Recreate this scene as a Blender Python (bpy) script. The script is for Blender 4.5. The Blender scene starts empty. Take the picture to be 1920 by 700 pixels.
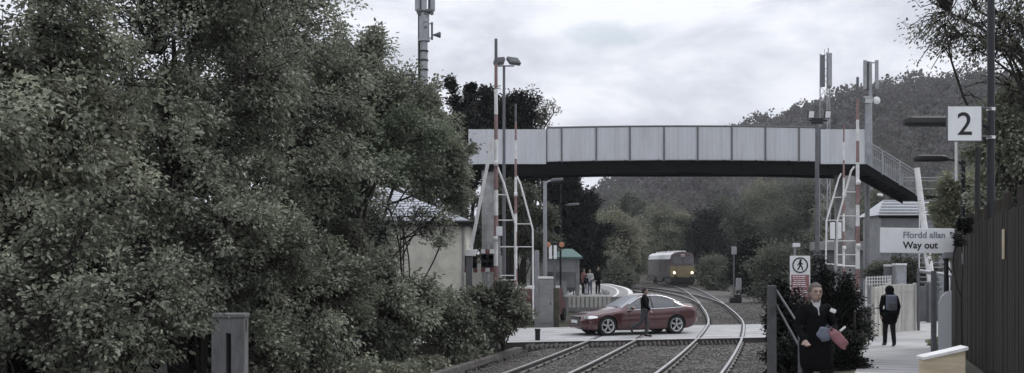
import bpy, bmesh, math, random
import numpy as np
from mathutils import Vector, Matrix

scene = bpy.context.scene
COL = scene.collection
F, CX, HY, CAMZ = 2000.0, 960.0, 492.0, 2.65      # survey of the photograph: focal length in pixels, horizon row, eye height

def at(px, py, Y):
    """point at distance Y that the photo shows at pixel px, py"""
    return Vector(((px - CX) / F * Y, Y, CAMZ + (HY - py) / F * Y))

def Xat(px, Y): return (px - CX) / F * Y
def Zat(py, Y): return CAMZ + (HY - py) / F * Y

# ------------------------------------------------------------------ mesh builder
class MB:
    def __init__(s):
        s.v = []; s.f = []; s.mi = []; s.cur = 0
    def add(s, vs, fs):
        o = len(s.v)
        s.v.extend([tuple(p) for p in vs])
        for f in fs:
            s.f.append([i + o for i in f]); s.mi.append(s.cur)
    def box(s, c, size, rz=0.0, M=None):
        hx, hy, hz = size[0] / 2, size[1] / 2, size[2] / 2
        vs = [Vector((x, y, z)) for x in (-hx, hx) for y in (-hy, hy) for z in (-hz, hz)]
        R = M if M is not None else Matrix.Rotation(rz, 3, 'Z')
        c = Vector(c)
        vs = [R @ p + c for p in vs]
        s.add(vs, [(0, 1, 3, 2), (4, 6, 7, 5), (0, 4, 5, 1), (2, 3, 7, 6), (0, 2, 6, 4), (1, 5, 7, 3)])
    def bbox(s, c, size, b=0.01, rz=0.0, M=None):
        """box with chamfered edges"""
        bm = bmesh.new()
        bmesh.ops.create_cube(bm, size=1)
        for v in bm.verts: v.co = Vector((v.co.x * size[0], v.co.y * size[1], v.co.z * size[2]))
        bmesh.ops.bevel(bm, geom=bm.edges[:], offset=b, segments=2, affect='EDGES', profile=0.6)
        R = M if M is not None else Matrix.Rotation(rz, 3, 'Z')
        bm.verts.index_update()
        s.add([R @ v.co + Vector(c) for v in bm.verts], [[v.index for v in f.verts] for f in bm.faces])
        bm.free()
    def tube(s, pts, r, n=8, cap=True):
        pts = [Vector(p) for p in pts]
        if not hasattr(r, '__len__'): r = [r] * len(pts)
        rings = []
        up = None
        for i, p in enumerate(pts):
            d = (pts[min(i + 1, len(pts) - 1)] - pts[max(i - 1, 0)])
            d = d.normalized() if d.length > 1e-9 else Vector((0, 0, 1))
            if up is None:
                a = Vector((1, 0, 0)) if abs(d.x) < 0.8 else Vector((0, 1, 0))
            else: a = up
            b = d.cross(a)
            if b.length < 1e-6: b = d.orthogonal()
            b.normalize(); a = b.cross(d).normalized(); up = a
            rings.append([p + (a * math.cos(t) + b * math.sin(t)) * r[i] for t in [2 * math.pi * k / n for k in range(n)]])
        vs = [q for ring in rings for q in ring]
        fs = []
        for i in range(len(pts) - 1):
            for k in range(n):
                k2 = (k + 1) % n
                fs.append((i * n + k, i * n + k2, (i + 1) * n + k2, (i + 1) * n + k))
        if cap:
            fs.append(tuple(range(n - 1, -1, -1)))
            fs.append(tuple((len(pts) - 1) * n + k for k in range(n)))
        s.add(vs, fs)
    def cyl(s, a, b, r, n=12): s.tube([a, b], r, n)
    def bar(s, a, b, w, h=None):
        """square bar between two points"""
        a, b = Vector(a), Vector(b); h = h or w
        d = b - a; L = d.length; d.normalize()
        up = Vector((0, 0, 1)) if abs(d.z) < 0.95 else Vector((0, 1, 0))
        x = d.cross(up).normalized(); z = x.cross(d)
        M = Matrix((x, d, z)).transposed()
        s.box((a + b) / 2, (w, L, h), M=M)
    def prism(s, poly, fn0, fn1):
        """poly of 2d points mapped by fn0 and fn1 into two 3d rings"""
        n = len(poly)
        vs = [fn0(*p) for p in poly] + [fn1(*p) for p in poly]
        fs = [tuple(range(n - 1, -1, -1)), tuple(range(n, 2 * n))] + [(i, (i + 1) % n, n + (i + 1) % n, n + i) for i in range(n)]
        s.add(vs, fs)
    def lathe(s, prof, c=(0, 0, 0), M=None, n=24):
        c = Vector(c); vs = []; fs = []
        for (r, z) in prof:
            for k in range(n):
                t = 2 * math.pi * k / n
                p = Vector((r * math.cos(t), r * math.sin(t), z))
                vs.append((M @ p if M is not None else p) + c)
        for i in range(len(prof) - 1):
            for k in range(n):
                fs.append((i * n + k, i * n + (k + 1) % n, (i + 1) * n + (k + 1) % n, (i + 1) * n + k))
        s.add(vs, fs)
    def grid(s, fn, nu, nv):
        vs = [fn(i / nu, j / nv) for i in range(nu + 1) for j in range(nv + 1)]
        fs = []
        for i in range(nu):
            for j in range(nv):
                a = i * (nv + 1) + j
                fs.append((a, a + nv + 1, a + nv + 2, a + 1))
        s.add(vs, fs)
    def capsule(s, p0, r0, p1, r1, n=12, flat=None):
        """tapered capsule"""
        p0, p1 = Vector(p0), Vector(p1)
        d = p1 - p0; L = d.length
        dn = d.normalized() if L > 1e-6 else Vector((0, 0, 1))
        pts, rs = [], []
        for k in range(5):
            a = math.pi / 2 * (1 - k / 4)
            pts.append(p0 - dn * r0 * math.sin(a)); rs.append(max(r0 * math.cos(a), 1e-4))
        for k in range(5):
            a = math.pi / 2 * k / 4
            pts.append(p1 + dn * r1 * math.sin(a)); rs.append(max(r1 * math.cos(a), 1e-4))
        s.tube(pts, rs, n)
    def ell(s, c, r, n=16):
        c = Vector(c); prof = []
        for k in range(n // 2 + 1):
            a = -math.pi / 2 + math.pi * k / (n // 2)
            prof.append((max(math.cos(a), 1e-3), math.sin(a)))
        s.lathe(prof, c, Matrix.Diagonal((r[0], r[1], r[2])), n)

def mesh_obj(name, me, mats, parent=None, smooth=False):
    o = bpy.data.objects.new(name, me); COL.objects.link(o)
    for m in (mats if isinstance(mats, (list, tuple)) else [mats]): me.materials.append(m)
    if parent is not None: o.parent = parent
    if smooth: me.polygons.foreach_set('use_smooth', [True] * len(me.polygons))
    return o

def build(name, mb, mats, parent=None, smooth=False, angle=None, off=None):
    me = bpy.data.meshes.new(name)
    vs = mb.v if off is None else [(p[0] - off[0], p[1] - off[1], p[2] - off[2]) for p in mb.v]
    me.from_pydata(vs, [], mb.f)
    me.polygons.foreach_set('material_index', mb.mi)
    bm = bmesh.new(); bm.from_mesh(me); bmesh.ops.recalc_face_normals(bm, faces=bm.faces); bm.to_mesh(me); bm.free()
    o = mesh_obj(name, me, mats, parent, smooth)
    if angle is not None:
        me.polygons.foreach_set('use_smooth', [True] * len(me.polygons))
        me.set_sharp_from_angle(angle=math.radians(angle))
    return o

def tag(o, label=None, cat=None, group=None, kind=None):
    if label: o['label'] = label
    if cat: o['category'] = cat
    if group: o['group'] = group
    if kind: o['kind'] = kind
    return o

def thing(name, label, cat, loc=(0, 0, 0), rz=0.0, group=None):
    o = bpy.data.objects.new(name, None); COL.objects.link(o)
    o.empty_display_size = 0.2
    o.location = loc; o.rotation_euler = (0, 0, rz)
    return tag(o, label, cat, group)

def structure(name, mb, mats, smooth=False):
    return tag(build(name, mb, mats, None, smooth), kind='structure')

def baked(o):
    """replace an object's mesh by its evaluated one, modifiers applied"""
    dg = bpy.context.evaluated_depsgraph_get(); dg.update()
    me = bpy.data.meshes.new_from_object(o.evaluated_get(dg))
    old = o.data; o.modifiers.clear(); o.data = me
    bpy.data.meshes.remove(old)
    return o

# ------------------------------------------------------------------ materials
def mat(name, col, rough=0.7, var=0.25, scale=3.0, bump=0.0, bscale=40.0, metal=0.0, spec=0.4, dirt=None, dscale=1.2, damt=0.5,
        coat=0.0, stretch=None, emit=None, estr=0.0, alpha=None, trans=0.0):
    m = bpy.data.materials.new(name); m.use_nodes = True
    nt = m.node_tree; N = nt.nodes; L = nt.links
    b = N['Principled BSDF']
    b.inputs['Roughness'].default_value = rough; b.inputs['Metallic'].default_value = metal
    b.inputs['Specular IOR Level'].default_value = spec
    if coat: b.inputs['Coat Weight'].default_value = coat; b.inputs['Coat Roughness'].default_value = 0.08
    if trans: b.inputs['Transmission Weight'].default_value = trans
    tc = N.new('ShaderNodeTexCoord'); src = tc.outputs['Object']
    if stretch:
        mp = N.new('ShaderNodeMapping'); mp.inputs['Scale'].default_value = stretch
        L.new(src, mp.inputs['Vector']); src = mp.outputs['Vector']
    n1 = N.new('ShaderNodeTexNoise'); n1.inputs['Scale'].default_value = scale; n1.inputs['Detail'].default_value = 6; n1.inputs['Roughness'].default_value = 0.65
    L.new(src, n1.inputs['Vector'])
    r1 = N.new('ShaderNodeValToRGB'); r1.color_ramp.elements[0].position = 0.3; r1.color_ramp.elements[1].position = 0.7
    c = np.array(col[:3])
    r1.color_ramp.elements[0].color = (*np.clip(c * (1 - var), 0, 1), 1); r1.color_ramp.elements[1].color = (*np.clip(c * (1 + var), 0, 1), 1)
    L.new(n1.outputs['Fac'], r1.inputs['Fac']); out = r1.outputs['Color']
    if dirt is not None:
        n2 = N.new('ShaderNodeTexNoise'); n2.inputs['Scale'].default_value = dscale; n2.inputs['Detail'].default_value = 8; n2.inputs['Roughness'].default_value = 0.7
        L.new(src, n2.inputs['Vector'])
        r2 = N.new('ShaderNodeValToRGB'); r2.color_ramp.elements[0].position = 0.45; r2.color_ramp.elements[1].position = 0.7
        r2.color_ramp.elements[1].color = (damt, damt, damt, 1)
        L.new(n2.outputs['Fac'], r2.inputs['Fac'])
        mx = N.new('ShaderNodeMix'); mx.data_type = 'RGBA'
        L.new(r2.outputs['Color'], mx.inputs['Factor']); L.new(out, mx.inputs['A']); mx.inputs['B'].default_value = (*dirt, 1)
        out = mx.outputs['Result']
    L.new(out, b.inputs['Base Color'])
    if bump:
        n3 = N.new('ShaderNodeTexNoise'); n3.inputs['Scale'].default_value = bscale; n3.inputs['Detail'].default_value = 4
        L.new(src, n3.inputs['Vector'])
        bp = N.new('ShaderNodeBump'); bp.inputs['Strength'].default_value = bump; bp.inputs['Distance'].default_value = 0.02
        L.new(n3.outputs['Fac'], bp.inputs['Height']); L.new(bp.outputs['Normal'], b.inputs['Normal'])
    if emit:
        b.inputs['Emission Color'].default_value = (*emit, 1); b.inputs['Emission Strength'].default_value = estr
    return m

def leafmat(name, dark, light, trans=0.25, nscale=0.6, rough=0.55, isl=0.5, low=1.9):
    m = bpy.data.materials.new(name); m.use_nodes = True
    nt = m.node_tree; N = nt.nodes; L = nt.links
    b = N['Principled BSDF']; b.inputs['Roughness'].default_value = rough; b.inputs['Specular IOR Level'].default_value = 0.3
    g = N.new('ShaderNodeNewGeometry'); tc = N.new('ShaderNodeTexCoord')
    n1 = N.new('ShaderNodeTexNoise'); n1.inputs['Scale'].default_value = nscale; n1.inputs['Detail'].default_value = 3
    L.new(tc.outputs['Object'], n1.inputs['Vector'])
    a = N.new('ShaderNodeMath'); a.operation = 'MULTIPLY_ADD'; a.inputs[1].default_value = isl
    L.new(g.outputs['Random Per Island'], a.inputs[0])
    s = N.new('ShaderNodeMath'); s.operation = 'MULTIPLY_ADD'; s.inputs[1].default_value = low; s.inputs[2].default_value = .5 - isl / 2 - low / 2
    L.new(n1.outputs['Fac'], s.inputs[0]); L.new(s.outputs[0], a.inputs[2])
    r = N.new('ShaderNodeValToRGB')
    r.color_ramp.elements[0].position = 0.1; r.color_ramp.elements[0].color = (*dark, 1)
    r.color_ramp.elements[1].position = 0.9; r.color_ramp.elements[1].color = (*light, 1)
    L.new(a.outputs[0], r.inputs['Fac']); L.new(r.outputs['Color'], b.inputs['Base Color'])
    t = N.new('ShaderNodeBsdfTranslucent'); L.new(r.outputs['Color'], t.inputs['Color'])
    mx = N.new('ShaderNodeMixShader'); mx.inputs[0].default_value = trans
    L.new(b.outputs[0], mx.inputs[1]); L.new(t.outputs[0], mx.inputs[2])
    L.new(mx.outputs[0], N['Material Output'].inputs['Surface'])
    return m

def text_mesh(name, s, size, m, parent=None, loc=(0, 0, 0), rot=(math.pi / 2, 0, 0), align='LEFT', ext=0.003, bold=0.0):
    cu = bpy.data.curves.new(name, 'FONT'); cu.body = s; cu.size = size; cu.extrude = ext; cu.align_x = align; cu.offset = bold
    t = bpy.data.objects.new(name, cu); COL.objects.link(t)
    dg = bpy.context.evaluated_depsgraph_get(); dg.update()
    me = bpy.data.meshes.new_from_object(t.evaluated_get(dg))
    bpy.data.objects.remove(t); bpy.data.curves.remove(cu)
    o = mesh_obj(name, me, m, parent)
    o.location = loc; o.rotation_euler = rot
    return o

# ------------------------------------------------------------------ palette
M = {}
M['concrete'] = mat('concrete', (.30, .30, .30), .85, .25, 2.5, .3, 30, dirt=(.1, .1, .095), damt=.7)
M['pale_concrete'] = mat('pale concrete', (.55, .54, .50), .85, .2, 1.5, .2, 30, dirt=(.2, .19, .16), damt=.7, stretch=(1, 1, .35))
M['asphalt'] = mat('crossing surface', (.42, .42, .43), .8, .18, 1.2, .2, 60, dirt=(.26, .26, .265), dscale=.5, damt=.6)
M['path'] = None
M['ballast'] = None
M['rail'] = mat('worn steel rail', (.26, .255, .25), .45, .2, 3, metal=.3, dirt=(.16, .12, .1), damt=.5)
M['rust'] = mat('rusty steel', (.055, .048, .044), .85, .35, 5, .3, 50)
M['railtop'] = mat('polished rail head', (.55, .55, .56), .35, .15, 4, metal=.5)
M['galv'] = mat('galvanised steel', (.33, .34, .36), .55, .15, 3, metal=.4, dirt=(.2, .2, .2), damt=.4)
M['galvdark'] = mat('dull grey steel', (.13, .135, .145), .6, .2, 3, metal=.3)
M['white'] = mat('white paint', (.78, .78, .78), .5, .08, 4, dirt=(.35, .33, .3), dscale=2.5, damt=.5)
M['cleanwhite'] = mat('white sign face', (.84, .85, .87), .45, .05, 3, dirt=(.5, .5, .49), dscale=3, damt=.4)
M['red'] = mat('dull red paint', (.20, .07, .07), .55, .2, 3, dirt=(.1, .07, .06), damt=.4)
M['fadedred'] = mat('faded red band', (.25, .145, .14), .6, .15, 3, dirt=(.4, .36, .35), damt=.5)
M['signred'] = mat('sign red', (.34, .155, .16), .5, .1, 3)
M['black'] = mat('black paint', (.012, .012, .013), .5, .3, 3)
M['navy'] = mat('dark blue black paint', (.014, .015, .02), .45, .3, 3)
M['rubber'] = mat('rubber', (.015, .015, .015), .85, .3, 8)
M['panel'] = mat('pale grey cladding', (.56, .575, .605), .55, .05, 1.2, dirt=(.38, .38, .37), dscale=1.1, damt=.5, stretch=(1.6, 1, .25))
M['panelpost'] = mat('grey bridge post', (.13, .135, .14), .6, .15, 3)
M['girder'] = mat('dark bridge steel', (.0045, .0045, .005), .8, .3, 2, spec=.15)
M['bark'] = mat('dark bark', (.028, .025, .022), .9, .4, 6, .5, 20)
M['barkpale'] = mat('grey bark', (.09, .085, .075), .9, .35, 6, .5, 20)
M['render'] = mat('cream roughcast', (.70, .68, .60), .9, .1, 1.5, .6, 45, dirt=(.36, .35, .31), dscale=.9, damt=.7)
M['slate'] = mat('pale slates', (.44, .455, .50), .6, .2, 6, .2, 20, dirt=(.15, .15, .16), damt=.6)
M['timber'] = mat('dark stained timber', (.030, .0245, .0205), .85, .6, 3, .5, 30, stretch=(6, 6, .5))
M['rawwood'] = mat('tan board', (.58, .50, .36), .7, .15, 4, .2, 20, stretch=(.6, 1, 4), dirt=(.22, .18, .12), damt=.5)
M['glass'] = mat('dark glass', (.02, .022, .026), .08, .2, 3, spec=.7)
M['green'] = mat('green sheet roof', (.13, .21, .20), .6, .15, 3)
M['yellow'] = mat('faded warning yellow', (.27, .225, .125), .7, .2, 4, dirt=(.09, .07, .05), dscale=2, damt=.7)
M['maroon'] = mat('loco maroon', (.055, .036, .036), .6, .2, 3, dirt=(.1, .09, .085), damt=.7)
M['locogrey'] = mat('grimy grey loco side', (.10, .09, .087), .7, .2, 2, dirt=(.1, .09, .08), damt=.6)
M['locoroof'] = mat('pale loco roof', (.72, .72, .73), .6, .12, 2, dirt=(.35, .35, .35), damt=.6)
M['headlight'] = mat('lit headlamp', (.9, .85, .7), .4, .02, 3, emit=(1, .86, .66), estr=2.2)
M['orange'] = mat('orange lamp lens', (.42, .20, .12), .4, .1, 3, emit=(1, .42, .18), estr=.04)
M['brick'] = mat('brick red', (.28, .12, .09), .8, .2, 3)
M['paint'] = mat('maroon car paint', (.085, .027, .030), .30, .05, 2, metal=.4, coat=1.0, spec=.6)
M['chrome'] = mat('bright trim', (.75, .75, .77), .18, .05, 3, metal=.8)
M['alloy'] = mat('silver alloy', (.62, .63, .65), .3, .05, 3, metal=.6)
M['skin'] = mat('skin', (.33, .24, .205), .6, .1, 8)
M['earth'] = mat('earth', (.055, .05, .04), .95, .4, .8, .5, 12, dirt=(.04, .05, .025), dscale=.4, damt=.9)

L = {}
L['left'] = leafmat('hedgerow leaves', (.072, .080, .059), (.395, .415, .32))
L['pale'] = leafmat('pale spring leaves', (.10, .11, .08), (.45, .465, .355))
L['shrub'] = leafmat('light green shrub leaves', (.14, .15, .095), (.33, .34, .23), .3)
L['green'] = leafmat('fresh green leaves', (.07, .088, .062), (.32, .37, .26))
L['dark'] = leafmat('dark evergreen leaves', (.004, .005, .004), (.020, .023, .018), .1)
L['mid'] = leafmat('dull green leaves', (.105, .112, .088), (.21, .222, .17), .3, .12, .6, .25)
L['olive'] = leafmat('olive spring leaves', (.18, .187, .135), (.32, .326, .235), .3, .12, .6, .25)
L['hill'] = leafmat('bare grey brown woodland', (.11, .106, .106), (.19, .184, .185), .3, .03, .9, .15, 1.2)
L['twig'] = leafmat('sparse buds', (.09, .09, .07), (.28, .28, .215))
# ------------------------------------------------------------------ vegetation
def norm(a): return a / np.maximum(np.linalg.norm(a, axis=1, keepdims=True), 1e-9)

def leaf_mesh(name, P, D, Nn, Ln, ratio=0.62, fold=0.22):
    """P base points, D leaf direction, Nn leaf normal, Ln length: six corner folded leaves"""
    n = len(P)
    D = norm(D); S = norm(np.cross(D, Nn)); U = np.cross(S, D)
    Ln = Ln[:, None]; W = Ln * ratio * 0.5
    lift = U * W * fold * 2
    V = np.empty((n, 6, 3))
    V[:, 0] = P
    V[:, 1] = P + D * Ln * .30 + S * W + lift
    V[:, 2] = P + D * Ln * .72 + S * W * .8 + lift * .8
    V[:, 3] = P + D * Ln - U * Ln * .12
    V[:, 4] = P + D * Ln * .72 - S * W * .8 + lift * .8
    V[:, 5] = P + D * Ln * .30 - S * W + lift
    idx = (np.arange(n) * 6)[:, None]
    Q = np.concatenate([idx + np.array([[0, 1, 2, 3]]), idx + np.array([[0, 3, 4, 5]])], 1).reshape(-1)
    me = bpy.data.meshes.new(name)
    me.vertices.add(n * 6); me.vertices.foreach_set('co', V.reshape(-1))
    me.loops.add(len(Q)); me.loops.foreach_set('vertex_index', Q.astype(np.int32))
    me.polygons.add(2 * n); me.polygons.foreach_set('loop_start', np.arange(0, len(Q), 4, dtype=np.int32))
    me.update(calc_edges=True)
    return me

def rand_dirs(rng, n):
    return norm(rng.normal(size=(n, 3)))

def lumpy(d, ph):
    """smooth direction noise in -1..1"""
    a = np.sin(d[:, 0] * 4.1 + ph[0]) + np.sin(d[:, 1] * 4.7 + ph[1]) + np.sin(d[:, 2] * 5.3 + ph[2])
    b = np.sin(d[:, 0] * 9.1 + d[:, 2] * 6 + ph[3]) + np.sin(d[:, 1] * 8.3 - d[:, 0] * 5 + ph[4])
    return a / 3 * .6 + b / 2 * .4

def tree(name, label, cat, base, blobs, leafm, barkm, seed, clumps=260, per=40, leaf=.12, spread=.28, trunk_r=.14, group=None,
         limbs=9, twig=.011, trunk_top=None, inner=.55, up=.5, lump=.28, droop=0.0, sides=3, trunk=True, stuffname='crown', along=.65, tuft=True, bough=9):
    rng = np.random.default_rng(seed)
    if tuft: clumps = int(clumps * 1.45); spread *= .72; up += .2; per = int(per * 1.45); leaf *= .70; twig *= 1.1; along *= .9
    base = np.array(base, float)
    bl = np.array([b[:6] for b in blobs], float)
    wts = np.array([(b[3] * b[4] * b[5]) ** (2 / 3) for b in blobs]); wts /= wts.sum()
    ph = rng.uniform(0, 6.28, 5)
    nb = max(3, clumps // bough)                     # boughs, each a spray of leafy shoots
    k = rng.choice(len(bl), nb, p=wts)
    d = rand_dirs(rng, nb)
    r = 1 - (rng.random(nb) ** 1.4) * inner
    r = r * (1 + lump * lumpy(d + bl[k, :3] * .37, ph)) * .93
    Bc = bl[k, :3] + d * bl[k, 3:6] * r[:, None]
    ax = norm(d * np.array([1, 1, .6]) + np.array([.25, 0, .25 + .5 * (up - .5)]) + rng.normal(size=(nb, 3)) * .3)
    j = rng.integers(0, nb, clumps); size_b = bl[k, 3:6].mean(1)[j][:, None]
    tt0 = rng.uniform(-.9, .45, clumps)[:, None]
    C = Bc[j] + ax[j] * tt0 * size_b * .40 + rng.normal(size=(clumps, 3)) * size_b * .13 * np.array([1, 1, .75]) * (1.1 - .6 * tt0)
    C[:, 2] = np.maximum(C[:, 2], base[2] + .12)
    C -= base
    root = thing(name, label, cat, base, 0, group)
    cen = (bl[:, :3] * wts[:, None]).sum(0) - base
    top = np.array([cen[0] * .75, cen[1] * .75, trunk_top if trunk_top else max(cen[2] + .3 * bl[:, 5].max(), .3)])
    mb = MB()
    tp = [np.array([0, 0, -.2])]
    for i in range(1, 7):
        t = i / 6
        tp.append(top * np.array([t ** 1.3, t ** 1.3, t]) + rng.normal(size=3) * trunk_r * .5 * (t < 1))
    mb.tube(tp, [trunk_r * (1.25 - 1.05 * (i / 6)) for i in range(7)], 8)
    trunk_pts = np.array([tp[i] + (tp[i + 1] - tp[i]) * f for i in range(1, 6) for f in (0, .33, .66)])
    samp = list(trunk_pts)
    for i in range(limbs):
        j = rng.integers(0, clumps); e = C[j] * np.array([.9, .9, .92]) + cen * .08
        s = tp[min(6, 1 + int(rng.random() * 5.5))]
        mid = (s + e) / 2 + np.array([0, 0, np.linalg.norm(e - s) * .13]) + rng.normal(size=3) * .12 * np.linalg.norm(e - s)
        pts = [(1 - t) ** 2 * s + 2 * t * (1 - t) * mid + t * t * e for t in np.linspace(0, 1, 8)]
        mb.tube(pts, list(np.linspace(trunk_r * .5, twig * 1.5, 8)), 5)
        samp += pts[1:]
    samp = np.array(samp)
    LP, LD, LN = [], [], []
    dist = ((C[:, None, :] - samp[None]) ** 2).sum(2); near = dist.argmin(1)
    for i in range(clumps):
        s = samp[near[i]]; e = C[i]; ln = np.linalg.norm(e - s) + 1e-6
        out = norm((e - cen)[None])[0]
        mid = (s + e) / 2 + np.array([0, 0, ln * (.18 - droop * .2)]) + rng.normal(size=3) * .1 * ln
        tip = e + out * spread * .6 + np.array([0, 0, spread * (up - droop) * .9])
        P4 = np.array([s, mid, e, tip])
        mb.tube([s, mid, e, tip], [twig * 1.4, twig * 1.1, twig * .8, twig * .35], sides, cap=False)
        t = rng.beta(2.2, 1.4, per)
        # leaves sit along the outer stretch of the shoot
        tt = 1 - along + along * t
        seg = np.clip((tt * 3).astype(int), 0, 2); fr = tt * 3 - seg
        pos = P4[seg] + (P4[seg + 1] - P4[seg]) * fr[:, None]
        off = rng.normal(size=(per, 3)) * spread * .5 * np.array([1, 1, .7])
        LP.append(pos + off)
        LD.append(norm(off) * .9 + norm((tip - mid)[None]) * .6 + rng.normal(size=(per, 3)) * .35 + np.array([0, 0, -.25]))
        LN.append(np.array([0, 0, up + .35]) + out * .45 + rng.normal(size=(per, 3)) * .42)
    LP, LD, LN = np.concatenate(LP), np.concatenate(LD), np.concatenate(LN)
    me = leaf_mesh(stuffname, LP, LD, LN, leaf * rng.uniform(.6, 1.3, len(LP)))
    mesh_obj(stuffname, me, leafm, root)
    if trunk: build('trunk', mb, barkm, root, smooth=True)
    return root

def blob(px, py, Y, rx, rz, ry=None):
    """crown lump seen at pixel px, py at distance Y; radii in metres"""
    p = at(px, py, Y)
    return (p.x, p.y, p.z, rx, ry or rx, rz)

def woodland(name, pts, leafm, seed, per=60, size=.9, label=None, cat=None):
    """far wood that reads as one mass: many crowns of leaf tufts in one object"""
    rng = np.random.default_rng(seed)
    LP, LD, LN, LS = [], [], [], []
    for (x, y, z, r, h) in pts:
        d = rand_dirs(rng, per); d[:, 2] = np.abs(d[:, 2]) * 1.2 - .25
        ph = rng.uniform(0, 6.28, 5)
        rr = (1 - rng.random(per) ** 2 * .4) * (1 + .3 * lumpy(d, ph))
        LP.append(np.array([x, y, z + h * .5]) + d * rr[:, None] * np.array([r, r, h * .5]))
        LD.append(d + rng.normal(size=(per, 3)) * .6 + np.array([0, 0, .4])); LN.append(d + np.array([0, 0, .6]) + rng.normal(size=(per, 3)) * .5)
        LS.append(size * rng.uniform(.6, 1.4, per))
    me = leaf_mesh(name, np.concatenate(LP), np.concatenate(LD), np.concatenate(LN), np.concatenate(LS), .8)
    o = mesh_obj(name, me, leafm)
    return tag(o, label, cat, None, 'stuff')

GL = 'trees and bushes of the hedgerow beside the tracks'
# hedgerow on the left, near to far
tree('hedgerow_tree', 'pale leaved tree filling the far left edge of the photo above the dark lower bushes', 'tree', (Xat(20, 17) - .6, 17.5, -.3),
     [blob(20, 300, 16.5, 1.9, 2.0), blob(-60, 60, 17, 2.2, 1.7), blob(130, 190, 17.5, 1.3, 1.5)], L['pale'], M['bark'], 11, 420, 46, .125, .30, .17, GL)
tree('hedgerow_tree', 'tall dense tree with dark slanting branches right of the pale leaved tree', 'tree', (Xat(330, 21.5), 22, -.3),
     [blob(300, 300, 20.5, 2.1, 1.9), blob(250, 90, 21.5, 2.3, 1.8), blob(420, 170, 22, 1.7, 2.0), blob(330, -60, 22, 2.5, 1.2)], L['left'], M['bark'], 12, 620, 42, .13, .30, .2, GL)
tree('hedgerow_tree', 'thin topped tall tree with sky showing through its top at the upper left', 'tree', (Xat(540, 27), 27.5, -.3),
     [blob(520, 250, 25.5, 2.3, 2.2), blob(520, 80, 27, 2.4, 1.6), blob(600, 150, 27.5, 1.5, 1.6), blob(470, -10, 27, 2.3, 1.0)], L['left'], M['bark'], 13, 480, 34, .14, .32, .2, GL, along=.75)
tree('hedgerow_tree', 'tree with spiky upright shoots against the sky left of the left telecom mast', 'tree', (Xat(640, 32), 32.5, -.3),
     [blob(670, 210, 31.5, 1.6, 1.8), blob(745, 200, 32, 1.0, 1.5), blob(650, 120, 33, 1.1, 1.2), blob(700, 130, 32.5, .7, 1.0)], L['left'], M['bark'], 14, 420, 36, .15, .34, .18, GL, up=.9)
tree('hedgerow_tree', 'fresh green rounded tree right below the spiky shoots in front of the left mast', 'tree', (Xat(600, 30), 30.2, -.3),
     [blob(640, 285, 28.5, 1.6, 1.2), blob(750, 283, 30, 1.3, .95), blob(575, 340, 27.5, 1.2, 1.3)], L['green'], M['bark'], 15, 430, 44, .14, .33, .16, GL)
tree('hedgerow_tree', 'tree whose right edge hangs over the left end of the footbridge', 'tree', (Xat(655, 37), 37.5, -.3),
     [blob(805, 285, 36, 1.1, 1.6), blob(795, 225, 37, .9, .95), blob(860, 310, 36.5, .6, 1.1), blob(848, 365, 36.8, .5, .55)], L['left'], M['bark'], 16, 330, 42, .16, .36, .09, GL)
tree('hedgerow_bush', 'shadowy bush at the bottom left corner left of the concrete pillar', 'bush', (Xat(120, 15), 15.2, -.3),
     [blob(60, 620, 14.5, 1.5, 1.3), blob(230, 600, 15.5, 1.3, 1.3), blob(60, 480, 15.6, 1.4, 1.0)], L['left'], M['bark'], 17, 300, 34, .11, .26, .07, GL, limbs=7)
tree('hedgerow_bush', 'leafy bush behind and over the top of the concrete pillar', 'bush', (Xat(370, 20.6), 20.8, -.3),
     [blob(330, 500, 19.4, 1.45, 1.4), blob(470, 480, 21, 1.2, 1.4), blob(490, 620, 20.6, .8, 1.0)], L['left'], M['bark'], 18, 380, 42, .115, .27, .08, GL, limbs=8)
tree('hedgerow_bush', 'broad bush with layered leaves between the concrete pillar and the cream building', 'bush', (Xat(590, 24.5), 25, -.3),
     [blob(550, 480, 23.4, 1.15, 1.3), blob(620, 540, 24.6, 1.15, 1.2), blob(570, 630, 23.4, 1.2, 1.0)], L['left'], M['bark'], 19, 420, 42, .13, .29, .08, GL, limbs=8)
tree('hedgerow_bush', 'dark bush in front of the foot of the cream building', 'bush', (Xat(770, 28.6), 29, -.3),
     [blob(740, 600, 27.6, 1.25, 1.1), blob(840, 600, 29.3, .95, .9), blob(690, 520, 28.0, .75, .8), blob(668, 440, 28.6, .72, .85)], L['left'], M['bark'], 20, 400, 40, .135, .29, .07, GL, limbs=7)
tree('hedgerow_bush', 'small rounded bush with paler leaves at the left end of the level crossing', 'bush', (Xat(945, 32.6), 32.8, -.3),
     [blob(950, 590, 32.2, .72, .9), blob(900, 590, 31.6, .55, 1.0)], L['left'], M['bark'], 21, 170, 38, .14, .28, .05, GL, limbs=6)
tree('sapling', 'thin sapling with bare slanting stems in front of the cream wall', 'sapling', (Xat(760, 36), 36, -.3),
     [blob(745, 430, 36, 1.3, 1.3), blob(680, 420, 36, 1.0, .9), blob(830, 440, 36, .8, .9)], L['left'], M['bark'], 22, 100, 9, .15, .3, .05, GL, limbs=10, twig=.016)
rngp = random.Random(5)
mbw = []
P0 = []
for i in range(46):
    Y = rngp.uniform(23.5, 32.5)
    x = -1.95 - .27 * (26 - Y) - rngp.uniform(.15, .9)
    P0.append((x, Y, -.28, rngp.uniform(.18, .34), rngp.uniform(.25, .55)))
woodland('weeds', P0, L['pale'], 31, 46, .10, 'low pale weeds along the foot of the hedgerow beside the cable trough', 'weeds')

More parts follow.
